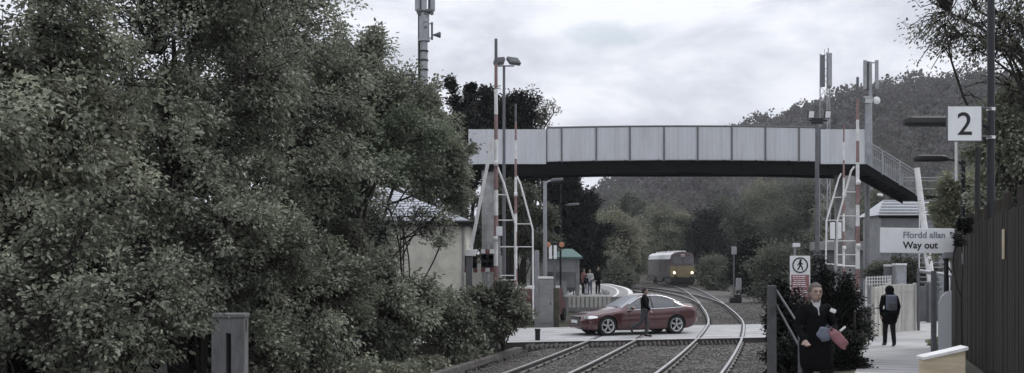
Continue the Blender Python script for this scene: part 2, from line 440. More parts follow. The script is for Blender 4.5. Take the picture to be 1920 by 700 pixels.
P0 = []
for i in range(30):
    Y = rngp.uniform(27, 33.5); x = 7.5 + .345 * (Y - 20.2) + rngp.uniform(1.05, 1.5); P0.append((x, Y, .1 + .029 * (30.3 - Y), rngp.uniform(.15, .3), rngp.uniform(.12, .3)))
woodland('verge_grass', P0, L['shrub'], 32, 60, .08, 'patch of rough grass at the right edge of the path by the grey panel', 'grass')
# behind the footbridge, left
GD = 'dark trees behind the footbridge'
tree('conifer', 'black spiky topped conifer above the left end of the footbridge', 'conifer', (Xat(868, 62), 62, -.3),
     [blob(868, 200, 62, .75, 1.9), blob(852, 172, 62, .3, .9), blob(884, 180, 62, .32, .8), blob(875, 280, 62, 1.6, 2.2)], L['dark'], M['bark'], 41, 260, 60, .24, .32, .25, GD, lump=.3, up=.9)
tree('evergreen_tree', 'dark rounded evergreen rising behind the footbridge right of the spiky conifer', 'tree', (Xat(955, 66), 66, -.3),
     [blob(965, 225, 66, 2.0, 1.6), blob(930, 225, 66, 1.3, 1.5), blob(950, 300, 66, 2.6, 2.0)], L['dark'], M['bark'], 42, 300, 60, .26, .5, .3, GD)
tree('bare_tree', 'thin bare twigged tree right of the dark evergreen above the footbridge', 'tree', (Xat(1000, 69), 69, -.3),
     [blob(1005, 210, 69, 1.55, 1.35), blob(960, 190, 69, 1.3, .9)], L['twig'], M['barkpale'], 43, 150, 7, .2, .4, .2, GD, limbs=16, twig=.024, trunk_top=9.5, up=.9, lump=.4)
tree('evergreen_tree', 'blackish evergreen left of the near end of the far platform behind the lamp posts', 'tree', (Xat(1075, 84), 84, -.3),
     [blob(1080, 390, 84, 2.1, 2.3), blob(1070, 470, 84, 2.4, 2.6), blob(1040, 350, 84, 1.9, 2.2), blob(1105, 430, 84, 1.2, 2.6)], L['dark'], M['bark'], 44, 420, 60, .3, .5, .3, GD, lump=.3)
tree('leafy_tree', 'dull green tree below the left end of the footbridge behind the raised barriers', 'tree', (Xat(985, 60), 60, -.3),
     [blob(985, 430, 60, 1.5, 2.2), blob(940, 420, 60, 1.5, 2.4), blob(1010, 470, 60, 1.0, 1.2)], L['mid'], M['bark'], 45, 260, 50, .24, .45, .2, GD)

tree('leafy_tree', 'dull tree behind the roof of the cream building', 'tree', (Xat(800, 60), 60, -.3), [(Xat(800, 60), 60, 4.5, 2.6, 1.5, 4.4), (Xat(850, 61), 61, 3.6, 1.5, 1.5, 3.6)], L['mid'], M['bark'], 46, 260, 40, .24, .45, .2, GD)
# trees round the far bend of the line
GB = 'trees round the far bend of the line'
def far_tree(label, px, pyb, Y, rx, z0, z1, lm, seed, n=150, name='leafy_tree', leafs=.45, extra=()):
    x = Xat(px, Y); zc = (z0 + z1) / 2; rz = (z1 - z0) / 2
    tree(name, label, 'tree', (x, Y + .5, -.3), [(x, Y, zc, rx, rx, rz)] + list(extra), L[lm], M['bark'], seed, int(n * 1.3), 44, leafs * .8, .95, .25, GB, limbs=8, twig=.035, inner=.5)
far_tree('big rounded pale olive tree right behind the locomotive', 1240, 440, 150, 5.0, .8, 10.9, 'olive', 51, 330, leafs=.42, extra=[(Xat(1275, 149), 149, 5.2, 3.4, 3.4, 3.6), (Xat(1200, 151), 151, 5.6, 2.8, 3, 3.6)])
far_tree('pale green tree left of the locomotive beside the dark evergreen', 1140, 440, 112, 2.9, .5, 7.6, 'olive', 52, 220)
far_tree('shorter dull tree between the pale green tree and the locomotive', 1168, 480, 126, 2.3, .2, 6.4, 'mid', 53, 180)
far_tree('dull tree behind and left of the big rounded olive tree', 1165, 400, 185, 5.2, 2, 14.5, 'mid', 54, 220, leafs=.55)
far_tree('dark narrow tree right behind the nose of the locomotive', 1318, 440, 135, 1.9, .2, 9.2, 'dark', 55, 170)
far_tree('wide dull green tree right of the dark narrow tree', 1370, 430, 145, 4.2, .5, 11.5, 'mid', 56, 260)
far_tree('tall olive tree in the right third of the gap under the footbridge', 1435, 400, 150, 5.0, 1.0, 13.2, 'olive', 57, 280)
far_tree('tall dull tree just left of the dark floodlight pole', 1510, 400, 140, 5.0, .5, 12.6, 'mid', 58, 280)
far_tree('olive tree seen between the raised right barriers', 1590, 420, 130, 4.4, .5, 11.0, 'olive', 59, 240)
far_tree('dark low tree over the ballast right of the small line side signal', 1410, 500, 88, 1.5, -.2, 4.2, 'dark', 60, 150, leafs=.35)
far_tree('low dull bush over the ballast left of the red and white warning sign', 1462, 520, 74, 1.7, -.3, 3.1, 'mid', 61, 170, 'line_side_bush', .3)
far_tree('low bush beside the line right of the locomotive', 1345, 520, 108, 1.6, -.3, 2.8, 'mid', 62, 120, 'line_side_bush', .34)
far_tree('low bush beside the line left of the locomotive', 1152, 520, 104, 1.3, -.3, 2.7, 'mid', 63, 120, 'line_side_bush', .34)
far_tree('dull tree behind the stairs of the footbridge on the right', 1700, 400, 92, 3.6, .2, 8.8, 'mid', 64, 260)
far_tree('grey green tree behind the cabin right of the right barriers', 1640, 420, 100, 3.0, .2, 9.0, 'mid', 65, 200)
far_tree('olive tree seen right of the foot of the stairs', 1790, 420, 86, 3.4, .0, 7.2, 'olive', 66, 260)

for lab, px_, Y_, rx_, z1_, lm_, sd_ in (('dark tree deep behind the hedgerow at the far left edge', 40, 27, 3.2, 7.6, 'left', 91), ('dark tree deep behind the hedgerow left of the thin topped tree', 330, 34, 3.6, 8.6, 'left', 92),
        ('dark tree deep behind the fresh green rounded tree', 600, 41, 3.0, 6.9, 'left', 93), ('dark low tree behind the bushes beside the concrete pillar', 220, 24, 2.6, 4.2, 'dark', 94), ('dark low tree behind the bush at the bottom left corner', 30, 20.5, 2.6, 3.6, 'dark', 97), ('dark low tree behind the layered bush left of the cream building', 520, 33, 3.0, 4.6, 'dark', 95)):
    tree('hedgerow_tree', lab, 'tree', (Xat(px_, Y_), Y_, -.3), [(Xat(px_, Y_), Y_, z1_ * .5, rx_, 1.6, z1_ * .5)], L[lm_], M['bark'], sd_, 300, 40, .2, .45, .18, GL)
tree('evergreen_bush', 'dark bush behind the grey equipment cabinets and the concrete fence', 'bush', (Xat(1690, 53), 53, -.3), [blob(1655, 510, 53, 1.0, 1.0), blob(1700, 500, 53, 1.1, 1.2), blob(1730, 520, 53.5, .8, .9)], L['mid'], M['bark'], 96, 170, 40, .16, .3, .06, 'dark bushes between the track and the path')
# hill with bare woodland
def ridge(x):
    xs = [-60, 0, 18, 27, 66, 81, 96, 114, 141, 190, 260]
    zs = [2, 6, 13, 19.5, 35.5, 40.5, 45, 48.5, 50, 52, 46]
    return float(np.interp(x, xs, zs))
def hill(x, y):
    t = min(max((y - 165) / 135, 0), 1); t = t * t * (3 - 2 * t)
    return -.5 + ridge(x * 300 / max(y, 165)) * t
mb = MB()
mb.grid(lambda u, v: (-60 + 330 * u, 165 + 260 * v, hill(-60 + 330 * u, 165 + 260 * v)), 60, 40)
structure('hillside', mb, M['earth'], True)
rngp = random.Random(9); P1 = []
for i in range(1250):
    y = rngp.uniform(185, 345); x = rngp.uniform(.02, .56) * y
    h = rngp.uniform(5.5, 9)
    P1.append((x, y, hill(x, y) - .8, rngp.uniform(2.4, 4.0), h))
woodland('hill_woodland', P1, L['hill'], 33, 100, .7, 'grey brown bare woodland covering the hill beyond the footbridge', 'woodland')

# right side
tree('budding_tree', 'large budding tree with curling twigs over the fence at the upper right', 'tree', (Xat(2110, 26), 26.6, -.3),
     [blob(1885, 60, 26, 1.75, 1.95), blob(1800, 60, 26, 1.2, 1.3), blob(1960, -40, 26, 2.6, 2.1), blob(1780, -40, 26, 1.3, .9)], L['twig'], M['bark'], 71, 640, 7, .115, .33, .11,
     'trees right of the path', limbs=40, twig=.0125, trunk_top=8.2, up=.7, lump=.35, inner=.8, along=.5, bough=5)
tree('leafy_tree', 'dense leafy tree behind the dark fence at the right edge', 'tree', (Xat(1905, 27), 27.4, -.3),
     [blob(1905, 300, 26.5, 1.05, 1.25), blob(1950, 230, 26.5, 1.3, 1.3), blob(1890, 390, 26.5, 1.0, .8), blob(1875, 240, 27, .6, .7)], L['pale'], M['bark'], 72, 330, 44, .13, .3, .1, 'trees right of the path')
tree('pale_shrub', 'pale green shrub above the far end of the dark fence', 'shrub', (Xat(1785, 37), 37.3, -.3),
     [blob(1795, 395, 36, .85, 1.15), blob(1840, 375, 36, .95, 1.1), blob(1800, 450, 36, .75, 1.0)], L['shrub'], M['bark'], 73, 260, 44, .15, .3, .06, 'trees right of the path')
tree('ivy', 'dark ivy over the fence end touching the way out sign', 'ivy', (Xat(1803, 21.8), 21.8, .5),
     [blob(1795, 452, 21.75, .07, .22), blob(1812, 428, 22.2, .12, .14)], L['dark'], M['bark'], 74, 30, 22, .08, .09, .02, None, limbs=3, bough=3)
GR = 'dark bushes between the track and the path'
tree('evergreen_bush', 'dark bush behind the woman and the warning sign', 'bush', (Xat(1545, 23.5), 23.8, -.3),
     [blob(1545, 560, 23.3, .62, .75), blob(1585, 600, 23.2, .5, .9), blob(1530, 640, 23.3, .85, .8), blob(1590, 690, 21.5, .4, .8)], L['dark'], M['bark'], 75, 260, 46, .085, .2, .06, GR)
tree('evergreen_bush', 'dark bush left of the woman with its edge over the ballast', 'bush', (Xat(1470, 20.5), 20.8, -.3),
     [blob(1475, 640, 20.4, .42, .85), blob(1462, 590, 20.6, .28, .6), blob(1490, 700, 20, .5, .7)], L['dark'], M['bark'], 76, 230, 50, .085, .18, .06, GR)
# ------------------------------------------------------------------ ground, tracks, road
def ballast_mat():
    m = bpy.data.materials.new('ballast'); m.use_nodes = True
    nt = m.node_tree; N = nt.nodes; K = nt.links; b = N['Principled BSDF']; b.inputs['Roughness'].default_value = .9
    tc = N.new('ShaderNodeTexCoord')
    v = N.new('ShaderNodeTexVoronoi'); v.inputs['Scale'].default_value = 11
    K.new(tc.outputs['Object'], v.inputs['Vector'])
    n = N.new('ShaderNodeTexNoise'); n.inputs['Scale'].default_value = .5; n.inputs['Detail'].default_value = 6
    K.new(tc.outputs['Object'], n.inputs['Vector'])
    r = N.new('ShaderNodeValToRGB'); r.color_ramp.elements[0].color = (.045, .041, .038, 1); r.color_ramp.elements[1].color = (.20, .187, .177, 1)
    bw = N.new('ShaderNodeRGBToBW'); K.new(v.outputs['Color'], bw.inputs['Color'])
    K.new(bw.outputs['Val'], r.inputs['Fac'])
    mx = N.new('ShaderNodeMix'); mx.data_type = 'RGBA'; mx.blend_type = 'MULTIPLY'; mx.inputs['Factor'].default_value = .7
    r2 = N.new('ShaderNodeValToRGB'); r2.color_ramp.elements[0].position = .3; r2.color_ramp.elements[0].color = (.45, .41, .38, 1); r2.color_ramp.elements[1].position = .7
    K.new(n.outputs['Fac'], r2.inputs['Fac'])
    K.new(r.outputs['Color'], mx.inputs['A']); K.new(r2.outputs['Color'], mx.inputs['B'])
    K.new(mx.outputs['Result'], b.inputs['Base Color'])
    bp = N.new('ShaderNodeBump'); bp.inputs['Strength'].default_value = 1; bp.inputs['Distance'].default_value = .05; bp.invert = True
    K.new(v.outputs['Distance'], bp.inputs['Height']); K.new(bp.outputs['Normal'], b.inputs['Normal'])
    return m
M['ballast'] = ballast_mat()
M['stone'] = mat('ballast stones', (.125, .117, .11), .9, .55, 9, .3, 30)

mb = MB(); mb.grid(lambda u, v: (-700 + 1400 * u, -60 + 1500 * v, -.34), 20, 20)
structure('ground', mb, M['earth'])

def spline(pts, step=1.0):
    """Catmull-Rom through points, resampled"""
    P = [np.array(p, float) for p in pts]; P = [2 * P[0] - P[1]] + P + [2 * P[-1] - P[-2]]
    out = []
    for i in range(1, len(P) - 2):
        n = max(2, int(np.linalg.norm(P[i + 1] - P[i]) / step))
        for k in range(n):
            t = k / n
            out.append(.5 * (2 * P[i] + (P[i + 1] - P[i - 1]) * t + (2 * P[i - 1] - 5 * P[i] + 4 * P[i + 1] - P[i + 2]) * t * t + (3 * P[i] - P[i - 1] - 3 * P[i + 1] + P[i + 2]) * t ** 3))
    out.append(P[-2])
    return np.array(out)
def offset(path, d):
    t = np.gradient(path, axis=0); t /= np.linalg.norm(t, axis=1, keepdims=True)
    return path + np.stack([t[:, 1], -t[:, 0]], 1) * d      # positive = to the right of travel

right_c = spline([(-9, -14), (-3.9, 0), (-.6, 10), (2.0, 18), (4.22, 25.5), (6.45, 34), (8.15, 41.1), (9.8, 49), (11.6, 60.2), (13.15, 71.6), (14.2, 85.5), (14.25, 100), (13.3, 115), (10.5, 135), (5, 155)], .8)
left_c = offset(right_c, -3.5)
siding_c = spline([(12.6, 67), (13.3, 71.6), (15.2, 86), (17.2, 102), (18.6, 117), (19.1, 130), (18.4, 145), (15, 165)], .8)

PROF = [(-.036, 0), (.036, 0), (.036, -.035), (.010, -.050), (.010, -.125), (.070, -.140), (.070, -.155), (-.070, -.155), (-.070, -.140), (-.010, -.125), (-.010, -.050), (-.036, -.035)]
def rail(path, d, parent, z=.006):
    q = offset(path, d); t = np.gradient(q, axis=0); t /= np.linalg.norm(t, axis=1, keepdims=True); nn = np.stack([t[:, 1], -t[:, 0]], 1)
    mb = MB(); n = len(PROF)
    vs = [(q[i, 0] + nn[i, 0] * a, q[i, 1] + nn[i, 1] * a, z + b) for i in range(len(q)) for a, b in PROF]
    mb.add(vs, [])
    for i in range(len(q) - 1):
        for k in range(n):
            mb.f.append([i * n + k, i * n + (k + 1) % n, (i + 1) * n + (k + 1) % n, (i + 1) * n + k])
            mb.mi.append(0 if k == 0 else (1 if k in (1, 4, 5, 8, 10, 11) else 2))  # rusty web, its colour darkened for the shade beneath the rail head
    return build('rail', mb, [M['railtop'], M['rail'], M['rust']], parent)
def clips(path, d, parent):
    q = offset(path, d); mb = MB()
    for i in range(0, len(q)):
        if 16 < q[i, 1] < 75:
            for s in (-.09, .09):
                mb.bbox((q[i, 0] + s, q[i, 1], -.132), (.07, .11, .05), .012)
    return build('rail_clips', mb, M['rust'], parent)
def track(path, label):
    r = thing('railway_track', label, 'railway track', (0, 0, 0), 0, 'railway tracks')
    rail(path, -.753, r); rail(path, .753, r)
    c = clips(path, -.753, r); c['kind'] = 'stuff'
    c = clips(path, .753, r); c['kind'] = 'stuff'
    mb = MB(); t = np.gradient(path, axis=0)
    for i in range(0, len(path)):
        if 15 < path[i, 1] < 80: mb.bbox((path[i, 0], path[i, 1], -.254), (2.5, .26, .14), .02, rz=math.atan2(t[i, 1], t[i, 0]) - math.pi / 2)
    s = build('sleepers', mb, M['stone'], r); s['kind'] = 'stuff'
    return r
track(left_c, 'left hand railway track that passes under the middle of the red car')
track(right_c, 'right hand railway track curving away past the tail of the red car')
track(siding_c, 'far siding track under the locomotive')

# ballast bed, one undulating sheet under all the tracks
mb = MB(); n = len(right_c); rngp = random.Random(3)
NA = 46
pl = offset(right_c, -6.1); pr = offset(right_c, 7.2)
def bfn(u, v):
    i = min(int(u * (n - 1) + .5), n - 1); p = pl[i] + (pr[i] - pl[i]) * v
    e = min(v, 1 - v)
    z = -.172 + rngp.uniform(-.012, .012) - (.17 * max(0, .05 - e) / .05)
    if v > .70 and 40 < p[1] < 70: z += .12 * math.sin((v - .7) / .3 * math.pi)
    return (p[0], p[1], z)
mb.grid(bfn, n - 1, NA)
structure('ballast', mb, M['ballast'])
# loose stones that catch the light
rng = np.random.default_rng(4); Ps = []
k = 0
verts = []; faces = []
ico = [(0, 0, 1), (.9, 0, .1), (.2, .85, 0), (-.75, .5, .05), (-.7, -.55, 0), (.25, -.85, .1), (0, 0, -.8)]
fc = [(0, 1, 2), (0, 2, 3), (0, 3, 4), (0, 4, 5), (0, 5, 1), (6, 2, 1), (6, 3, 2), (6, 4, 3), (6, 5, 4), (6, 1, 5)]
ys = right_c[:, 1]
for _ in range(26000):
    y = 22 + 52 * rng.random() ** 1.6; i = int(np.searchsorted(ys[:160], y)); i = min(i, n - 1)
    d = rng.uniform(-6.0, 5.5)
    p = pl[i] + (pr[i] - pl[i]) * ((d + 6.1) / 13.3)
    if abs(abs(d) - .753) < .1 or abs(abs(d + 3.5) - .753) < .1: continue
    s = rng.uniform(.018, .045); R = Matrix.Rotation(rng.uniform(0, 6.28), 3, rand_dirs(rng, 1)[0])
    o = len(verts); px_, py_ = p[0] + rng.uniform(-.4, .4), p[1] + rng.uniform(-.4, .4)
    for c in ico:
        q = R @ Vector(c); verts.append((px_ + q.x * s, py_ + q.y * s, -.162 + q.z * s * .8))
    faces += [tuple(a + o for a in f) for f in fc]
me = bpy.data.meshes.new('ballast_stones'); me.from_pydata(verts, [], faces)
tag(mesh_obj('ballast_stones', me, M['stone']), 'loose grey ballast stones between the rails', 'ballast', None, 'stuff')

# cable trough along the foot of the hedge
q = offset(right_c, -6.0); sel = [p for p in q if 20 < p[1] < 34.2]
mb = MB()
for a, b in zip(sel[:-1], sel[1:]):
    d = (b - a) / np.linalg.norm(b - a)
    mb.bar((a[0], a[1], -.11), (b[0] - d[0] * .012, b[1] - d[1] * .012, -.11), .24, .14)
tag(build('cable_trough', mb, M['stone']), 'long low concrete cable trough along the foot of the hedgerow', 'cable trough')

# road over the tracks
TH = math.radians(14.6); U = np.array([math.cos(TH), math.sin(TH)]); W = np.array([-math.sin(TH), math.cos(TH)]); RC = np.array([5.0, 40.4]); HW = 3.7
def road_pt(u, v, z=0.0):
    p = RC + U * u + W * v
    return (p[0], p[1], z)
mb = MB(); mb.grid(lambda a, b: road_pt(-14 + 74 * a, -HW + 2 * HW * b, 0), 60, 4)
structure('road', mb, M['asphalt'])
mb = MB()
for v in (-HW, HW):      # edge faces of the crossing slab
    mb.add([road_pt(-14, v, -.003), road_pt(60, v, -.003), road_pt(60, v, -.34), road_pt(-14, v, -.34)], [(0, 1, 2, 3)])
structure('road_edge', mb, M['rust'])
def road_uv(p): d = np.array(p[:2]) - RC; return float(d @ U), float(d @ W)
def strip(mb, a, b, w, z=.004):
    a = np.array(a, float); b = np.array(b, float); d = b - a; d /= np.linalg.norm(d); nn = np.array([-d[1], d[0]]) * w / 2
    mb.add([(*(a + nn), z), (*(b + nn), z), (*(b - nn), z), (*(a - nn), z)], [(0, 1, 2, 3)])
mb = MB()
def rp(u, v): return RC + U * u + W * v
for v in (-HW + 1.3, HW - 1.3): strip(mb, rp(-9, v), rp(11, v), .09)
for k in range(-9, 12): 
    if k % 2: strip(mb, rp(k * 1.3, 0), rp(k * 1.3 + .8, 0), .1)
structure('road_markings', mb, M['white'])
# flangeways beside every rail inside the road
mb = MB()
for c in (left_c, right_c):
    for g, s in ((-.753, 1), (.753, -1)):
        q = offset(c, g + s * .075); pts = [p for p in q if abs(road_uv(p)[1]) < HW]
        for a, b in zip(pts[:-1], pts[1:]): strip(mb, a, b, .07)
        q = offset(c, g - s * .055); pts = [p for p in q if abs(road_uv(p)[1]) < HW]
        for a, b in zip(pts[:-1], pts[1:]): strip(mb, a, b, .03)
structure('flangeway', mb, M['black'])
M['guard'] = mat('weathered guard timber', (.075, .07, .066), .9, .3, 4, .3, 30)
# anti trespass guards: rows of timber wedges at the near edge of the road between the rails
def ucross(c, g):
    q = offset(c, g); vs = [road_uv(p) for p in q]
    for (u0, v0), (u1, v1) in zip(vs[:-1], vs[1:]):
        if v0 <= -HW - .35 <= v1: return u0 + (u1 - u0) * (-HW - .35 - v0) / (v1 - v0)
ul = [ucross(left_c, -.753), ucross(left_c, .753), ucross(right_c, -.753), ucross(right_c, .753)]
tdir = Vector((.235, .972, 0))
for lab, u0, u1 in (('at the left end of the crossing before the first rail', ul[0] - 2.1, ul[0] - .15), ('between the two rails of the left track', ul[0] + .15, ul[1] - .15),
                    ('between the two tracks in front of the car', ul[1] + .15, ul[2] - .15), ('between the two rails of the right track', ul[2] + .15, ul[3] - .15)):
    mb = MB(); k = int((u1 - u0) / .155)
    for i in range(k):
        u = u0 + (u1 - u0) * (i + .5) / k; c = Vector(road_pt(u, -HW - .36, -.16))
        h = .115 + .02 * math.sin(i * 2.3)
        e = [c - tdir * .33, c + tdir * .33]
        mb.prism([(-.062, 0), (.062, 0), (.0, h)], lambda a, b, c0=e[0]: (c0.x + a, c0.y, c0.z + b), lambda a, b, c1=e[1]: (c1.x + a, c1.y, c1.z + b))
    tag(build('trespass_guard', mb, M['guard']), 'dark timber trespass guard wedges ' + lab, 'trespass guard', 'trespass guards at the edge of the crossing')
mb = MB(); mb.bbox((0, 0, .18), (.17, .15, .62), .02); mb.bbox((0, 0, .5), (.2, .18, .06), .015)
o = tag(build('marker_post', mb, M['black']), 'short black marker post at the left end of the crossing', 'post'); o.location = (Xat(1008, 36.2), 36.2, -.14)

# footpath ramp from the near platform down to the road
def pathz(y): return max(.03, min(1.0, .256 + .029 * (30.3 - y)))
centre = spline([(-.2, -6), (1.35, 2), (3.0, 8), (4.9, 13.3), (7.5, 20.2), (11.0, 30.3), (13.6, 36.8), (16.2, 42.2)], .5)
pe0 = offset(centre, -.95); pe1 = offset(centre, .95)
def path_mat():
    m = mat('boarded footpath', (.50, .495, .50), .85, .1, 2, .15, 40, dirt=(.36, .355, .35), dscale=.9, damt=.6)
    nt = m.node_tree; N = nt.nodes; K = nt.links; b = N['Principled BSDF']
    src = b.inputs['Base Color'].links[0].from_socket
    tc = N.new('ShaderNodeTexCoord'); mp = N.new('ShaderNodeMapping'); mp.inputs['Rotation'].default_value = (0, 0, math.radians(19))
    K.new(tc.outputs['Object'], mp.inputs['Vector'])
    w = N.new('ShaderNodeTexWave'); w.wave_type = 'BANDS'; w.bands_direction = 'Y'; w.inputs['Scale'].default_value = .42; w.inputs['Distortion'].default_value = .35; w.inputs['Detail'].default_value = 2
    K.new(mp.outputs['Vector'], w.inputs['Vector'])
    r = N.new('ShaderNodeValToRGB'); r.color_ramp.elements[0].position = .02; r.color_ramp.elements[0].color = (.62, .62, .62, 1); r.color_ramp.elements[1].position = .25; r.color_ramp.elements[1].color = (1, 1, 1, 1)
    K.new(w.outputs['Fac'], r.inputs['Fac'])
    mx = N.new('ShaderNodeMix'); mx.data_type = 'RGBA'; mx.blend_type = 'MULTIPLY'; mx.inputs['Factor'].default_value = 1
    K.new(src, mx.inputs['A']); K.new(r.outputs['Color'], mx.inputs['B']); K.new(mx.outputs['Result'], b.inputs['Base Color'])
    return m
M['path'] = path_mat()
mb = MB(); n2 = len(centre)
vs = []
for i in range(n2):
    z = pathz(centre[i, 1]); vs += [(*pe0[i], z), (*pe1[i], z)]
mb.add(vs, [(2 * i, 2 * i + 1, 2 * i + 3, 2 * i + 2) for i in range(n2 - 1)])
structure('footpath', mb, M['path'])
mb = MB()        # bank that carries the path, a little wider than it
pb0 = offset(centre, -1.35); pb1 = offset(centre, 1.6); pc0 = offset(centre, -2.2); pc1 = offset(centre, 4.5)
vs = []
for i in range(n2):
    z = pathz(centre[i, 1]) - .012; vs += [(*pc0[i], -.36), (*pb0[i], z - .05), (*pe0[i], z), (*pe1[i], z), (*pb1[i], z - .02), (*pc1[i], z - .1)]
mb.add(vs, [(6 * i + k, 6 * i + k + 1, 6 * i + k + 7, 6 * i + k + 6) for i in range(n2 - 1) for k in range(5)])
M['verge'] = mat('mossy verge', (.10, .10, .075), .95, .35, 2.5, .5, 25, dirt=(.06, .055, .045), damt=.8)
structure('path_bank', mb, M['verge'])
# far platform on the left
edge = np.array([p for p in offset(left_c, -1.5) if 62.6 < p[1] < 128])
back = offset(edge, -4.2)
PZ = .6
mb = MB(); vs = []
for i in range(len(edge)): vs += [(*edge[i], PZ), (*back[i], PZ), (*edge[i], -.3), (*back[i], -.3)]
fs = []
for i in range(len(edge) - 1):
    a, b = 4 * i, 4 * i + 4
    fs += [(a, a + 1, b + 1, b), (a, b, b + 2, a + 2), (a + 1, a + 3, b + 3, b + 1)]
fs.append((0, 2, 3, 1))
mb.add(vs, fs); structure('platform', mb, M['concrete'])
mb = MB()
for o_, w_ in ((-.16, .3), (-1.0, .16)):
    q = offset(edge, o_)
    for a, b in zip(q[:-1], q[1:]): strip(mb, a, b, w_, PZ + .004)
structure('platform_line', mb, M['white'])
# ------------------------------------------------------------------ footbridge
BY = 55.0
br = thing('footbridge', 'long pale clad footbridge with stairs spanning the tracks', 'footbridge', (Xat(1250, BY), BY + 1.07, 0))
bx = br.location.x
def bX(px): return Xat(px, BY) - bx
def arch(px): return 0.13 * (1 - ((px - 1290) / 330.0) ** 2)        # slight camber along the span, metres
ZT, ZB = Zat(242, BY), Zat(304, BY)
def corr_panel(x0, x1, z0, z1, z0b, z1b, y, pitch=.235, depth=.013):
    """ribbed cladding sheet"""
    mb = MB(); k = max(2, int((x1 - x0) / pitch)); xs = []
    for i in range(k):
        a = x0 + (x1 - x0) * i / k; p = (x1 - x0) / k
        xs += [(a, 0), (a + p * .70, 0), (a + p * .76, depth), (a + p * .94, depth)]
    xs.append((x1, 0))
    vs = []
    for x, d in xs:
        t = (x - x0) / (x1 - x0)
        vs += [(x, y - .03 + d, z0 + (z0b - z0) * t), (x, y - .03 + d, z1 + (z1b - z1) * t)]
    mb.add(vs, [(2 * i, 2 * i + 2, 2 * i + 3, 2 * i + 1) for i in range(len(xs) - 1)])
    mb.box(((x0 + x1) / 2, y + .03, (z0 + z1 + z0b + z1b) / 4), (x1 - x0, .02, min(z1, z1b) - max(z0, z0b)))
    return mb
posts = [1025, 1053, 1118, 1181, 1245, 1308, 1372, 1435, 1498, 1537]
for side, y in ((0, -1.05), (1, 1.05)):
    for a, b in zip(posts[:-1], posts[1:]):
        x0, x1 = bX(a) + .035, bX(b) - .035
        build('parapet_panel', corr_panel(x0, x1, ZB + arch(a), ZT - .03 + arch(a), ZB + arch(b), ZT - .03 + arch(b), y), M['panel'], br)
    for a in posts:
        mb = MB(); mb.box((bX(a), y - .02, (ZT + ZB) / 2 + arch(a) - .05), (.085 if a not in (1025, 1537) else .06, .11, ZT - ZB + .06)); build('parapet_post', mb, M['panelpost'], br)
    mb = MB()
    mb.tube([(bX(p), y - .015, ZT + arch(p) + .015) for p in range(1025, 1538, 16)], .05, 6)
    build('top_rail', mb, M['panelpost'], br)
    # taller end sections over the supports
    for a, b in ((878, 1024), (1538, 1621)):
        build('end_panel', corr_panel(bX(a) + .01, bX(b) - .01, Zat(308, BY), Zat(243, BY), Zat(308, BY), Zat(243, BY), y - .05), M['panel'], br)
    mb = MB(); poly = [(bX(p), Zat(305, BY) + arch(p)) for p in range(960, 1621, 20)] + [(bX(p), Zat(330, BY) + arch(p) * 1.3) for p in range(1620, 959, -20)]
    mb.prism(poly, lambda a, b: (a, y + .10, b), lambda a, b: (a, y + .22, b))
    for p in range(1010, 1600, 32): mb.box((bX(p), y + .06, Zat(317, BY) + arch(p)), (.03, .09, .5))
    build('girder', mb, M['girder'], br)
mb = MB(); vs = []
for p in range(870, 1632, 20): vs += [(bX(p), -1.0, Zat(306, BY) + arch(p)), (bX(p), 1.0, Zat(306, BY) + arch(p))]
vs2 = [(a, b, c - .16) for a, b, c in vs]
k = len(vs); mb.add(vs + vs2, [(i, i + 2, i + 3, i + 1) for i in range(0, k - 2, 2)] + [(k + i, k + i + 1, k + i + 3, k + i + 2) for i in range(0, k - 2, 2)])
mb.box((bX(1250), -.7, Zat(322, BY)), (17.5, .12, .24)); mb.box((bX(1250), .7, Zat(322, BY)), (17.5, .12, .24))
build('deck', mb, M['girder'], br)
for a, b in ((903, 929), (1586, 1605)):
    for y in (-.75, .75):
        mb = MB(); mb.bbox(((bX(a) + bX(b)) / 2, y, Zat(310, BY) / 2 - .2), (bX(b) - bX(a), .34, Zat(310, BY) - .1), .02); build('support_column', mb, M['concrete'], br)
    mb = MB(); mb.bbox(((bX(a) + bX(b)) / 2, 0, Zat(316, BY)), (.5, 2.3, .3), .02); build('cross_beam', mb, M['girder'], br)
# right flight: first leg to the right, landing, second leg towards the viewer
x0, x1 = bX(1621), bX(1720); z0, z1 = Zat(307, BY), Zat(368, BY)
for y in (-1.0, 1.0):
    mb = MB(); mb.prism([(x0, z0 + .05), (x1, z1 + .05), (x1, z1 - .28), (x0 - .3, z0 - .28)], lambda a, b: (a, y - .04, b), lambda a, b: (a, y + .04, b)); build('stringer', mb, M['girder'], br)
    H = Zat(262, BY) - z0
    mb = MB()
    for i in range(26):
        t = (i + .5) / 26; xx = x0 + (x1 - x0) * t; zz = z0 + (z1 - z0) * t; mb.box((xx, y - .03, zz + .1 + (H - .34) / 2), (.032, .02, H - .34))
    mb.bar((x0, y - .03, z0 + .1), (x1, y - .03, z1 + .1), .03, .05); build('balustrade', mb, M['galv'], br)
    mb = MB()
    for d in (0, -.16): mb.tube([(x0, y - .06, z0 + H + d), (x1, y - .06, z1 + H + d)], .035, 6)
    build('handrail', mb, M['galv'], br)
    for t in (0.02, .34, .67, .98):
        mb = MB(); xx = x0 + (x1 - x0) * t; zz = z0 + (z1 - z0) * t; mb.box((xx, y - .05, zz + H / 2), (.07, .07, H)); build('stair_post', mb, M['galv'], br)
mb = MB()
for i in range(10):
    t = (i + .5) / 10; mb.box((x0 + (x1 - x0) * t, 0, z0 + (z1 - z0) * t - .03), ((x1 - x0) / 10 * 1.1, 1.9, .06))
    mb.box((x0 + (x1 - x0) * (t + .04), 0, z0 + (z1 - z0) * t - .11), (.03, 1.9, .12))
build('stair_treads', mb, M['girder'], br)
lx0, lx1 = x1, x1 + 2.0
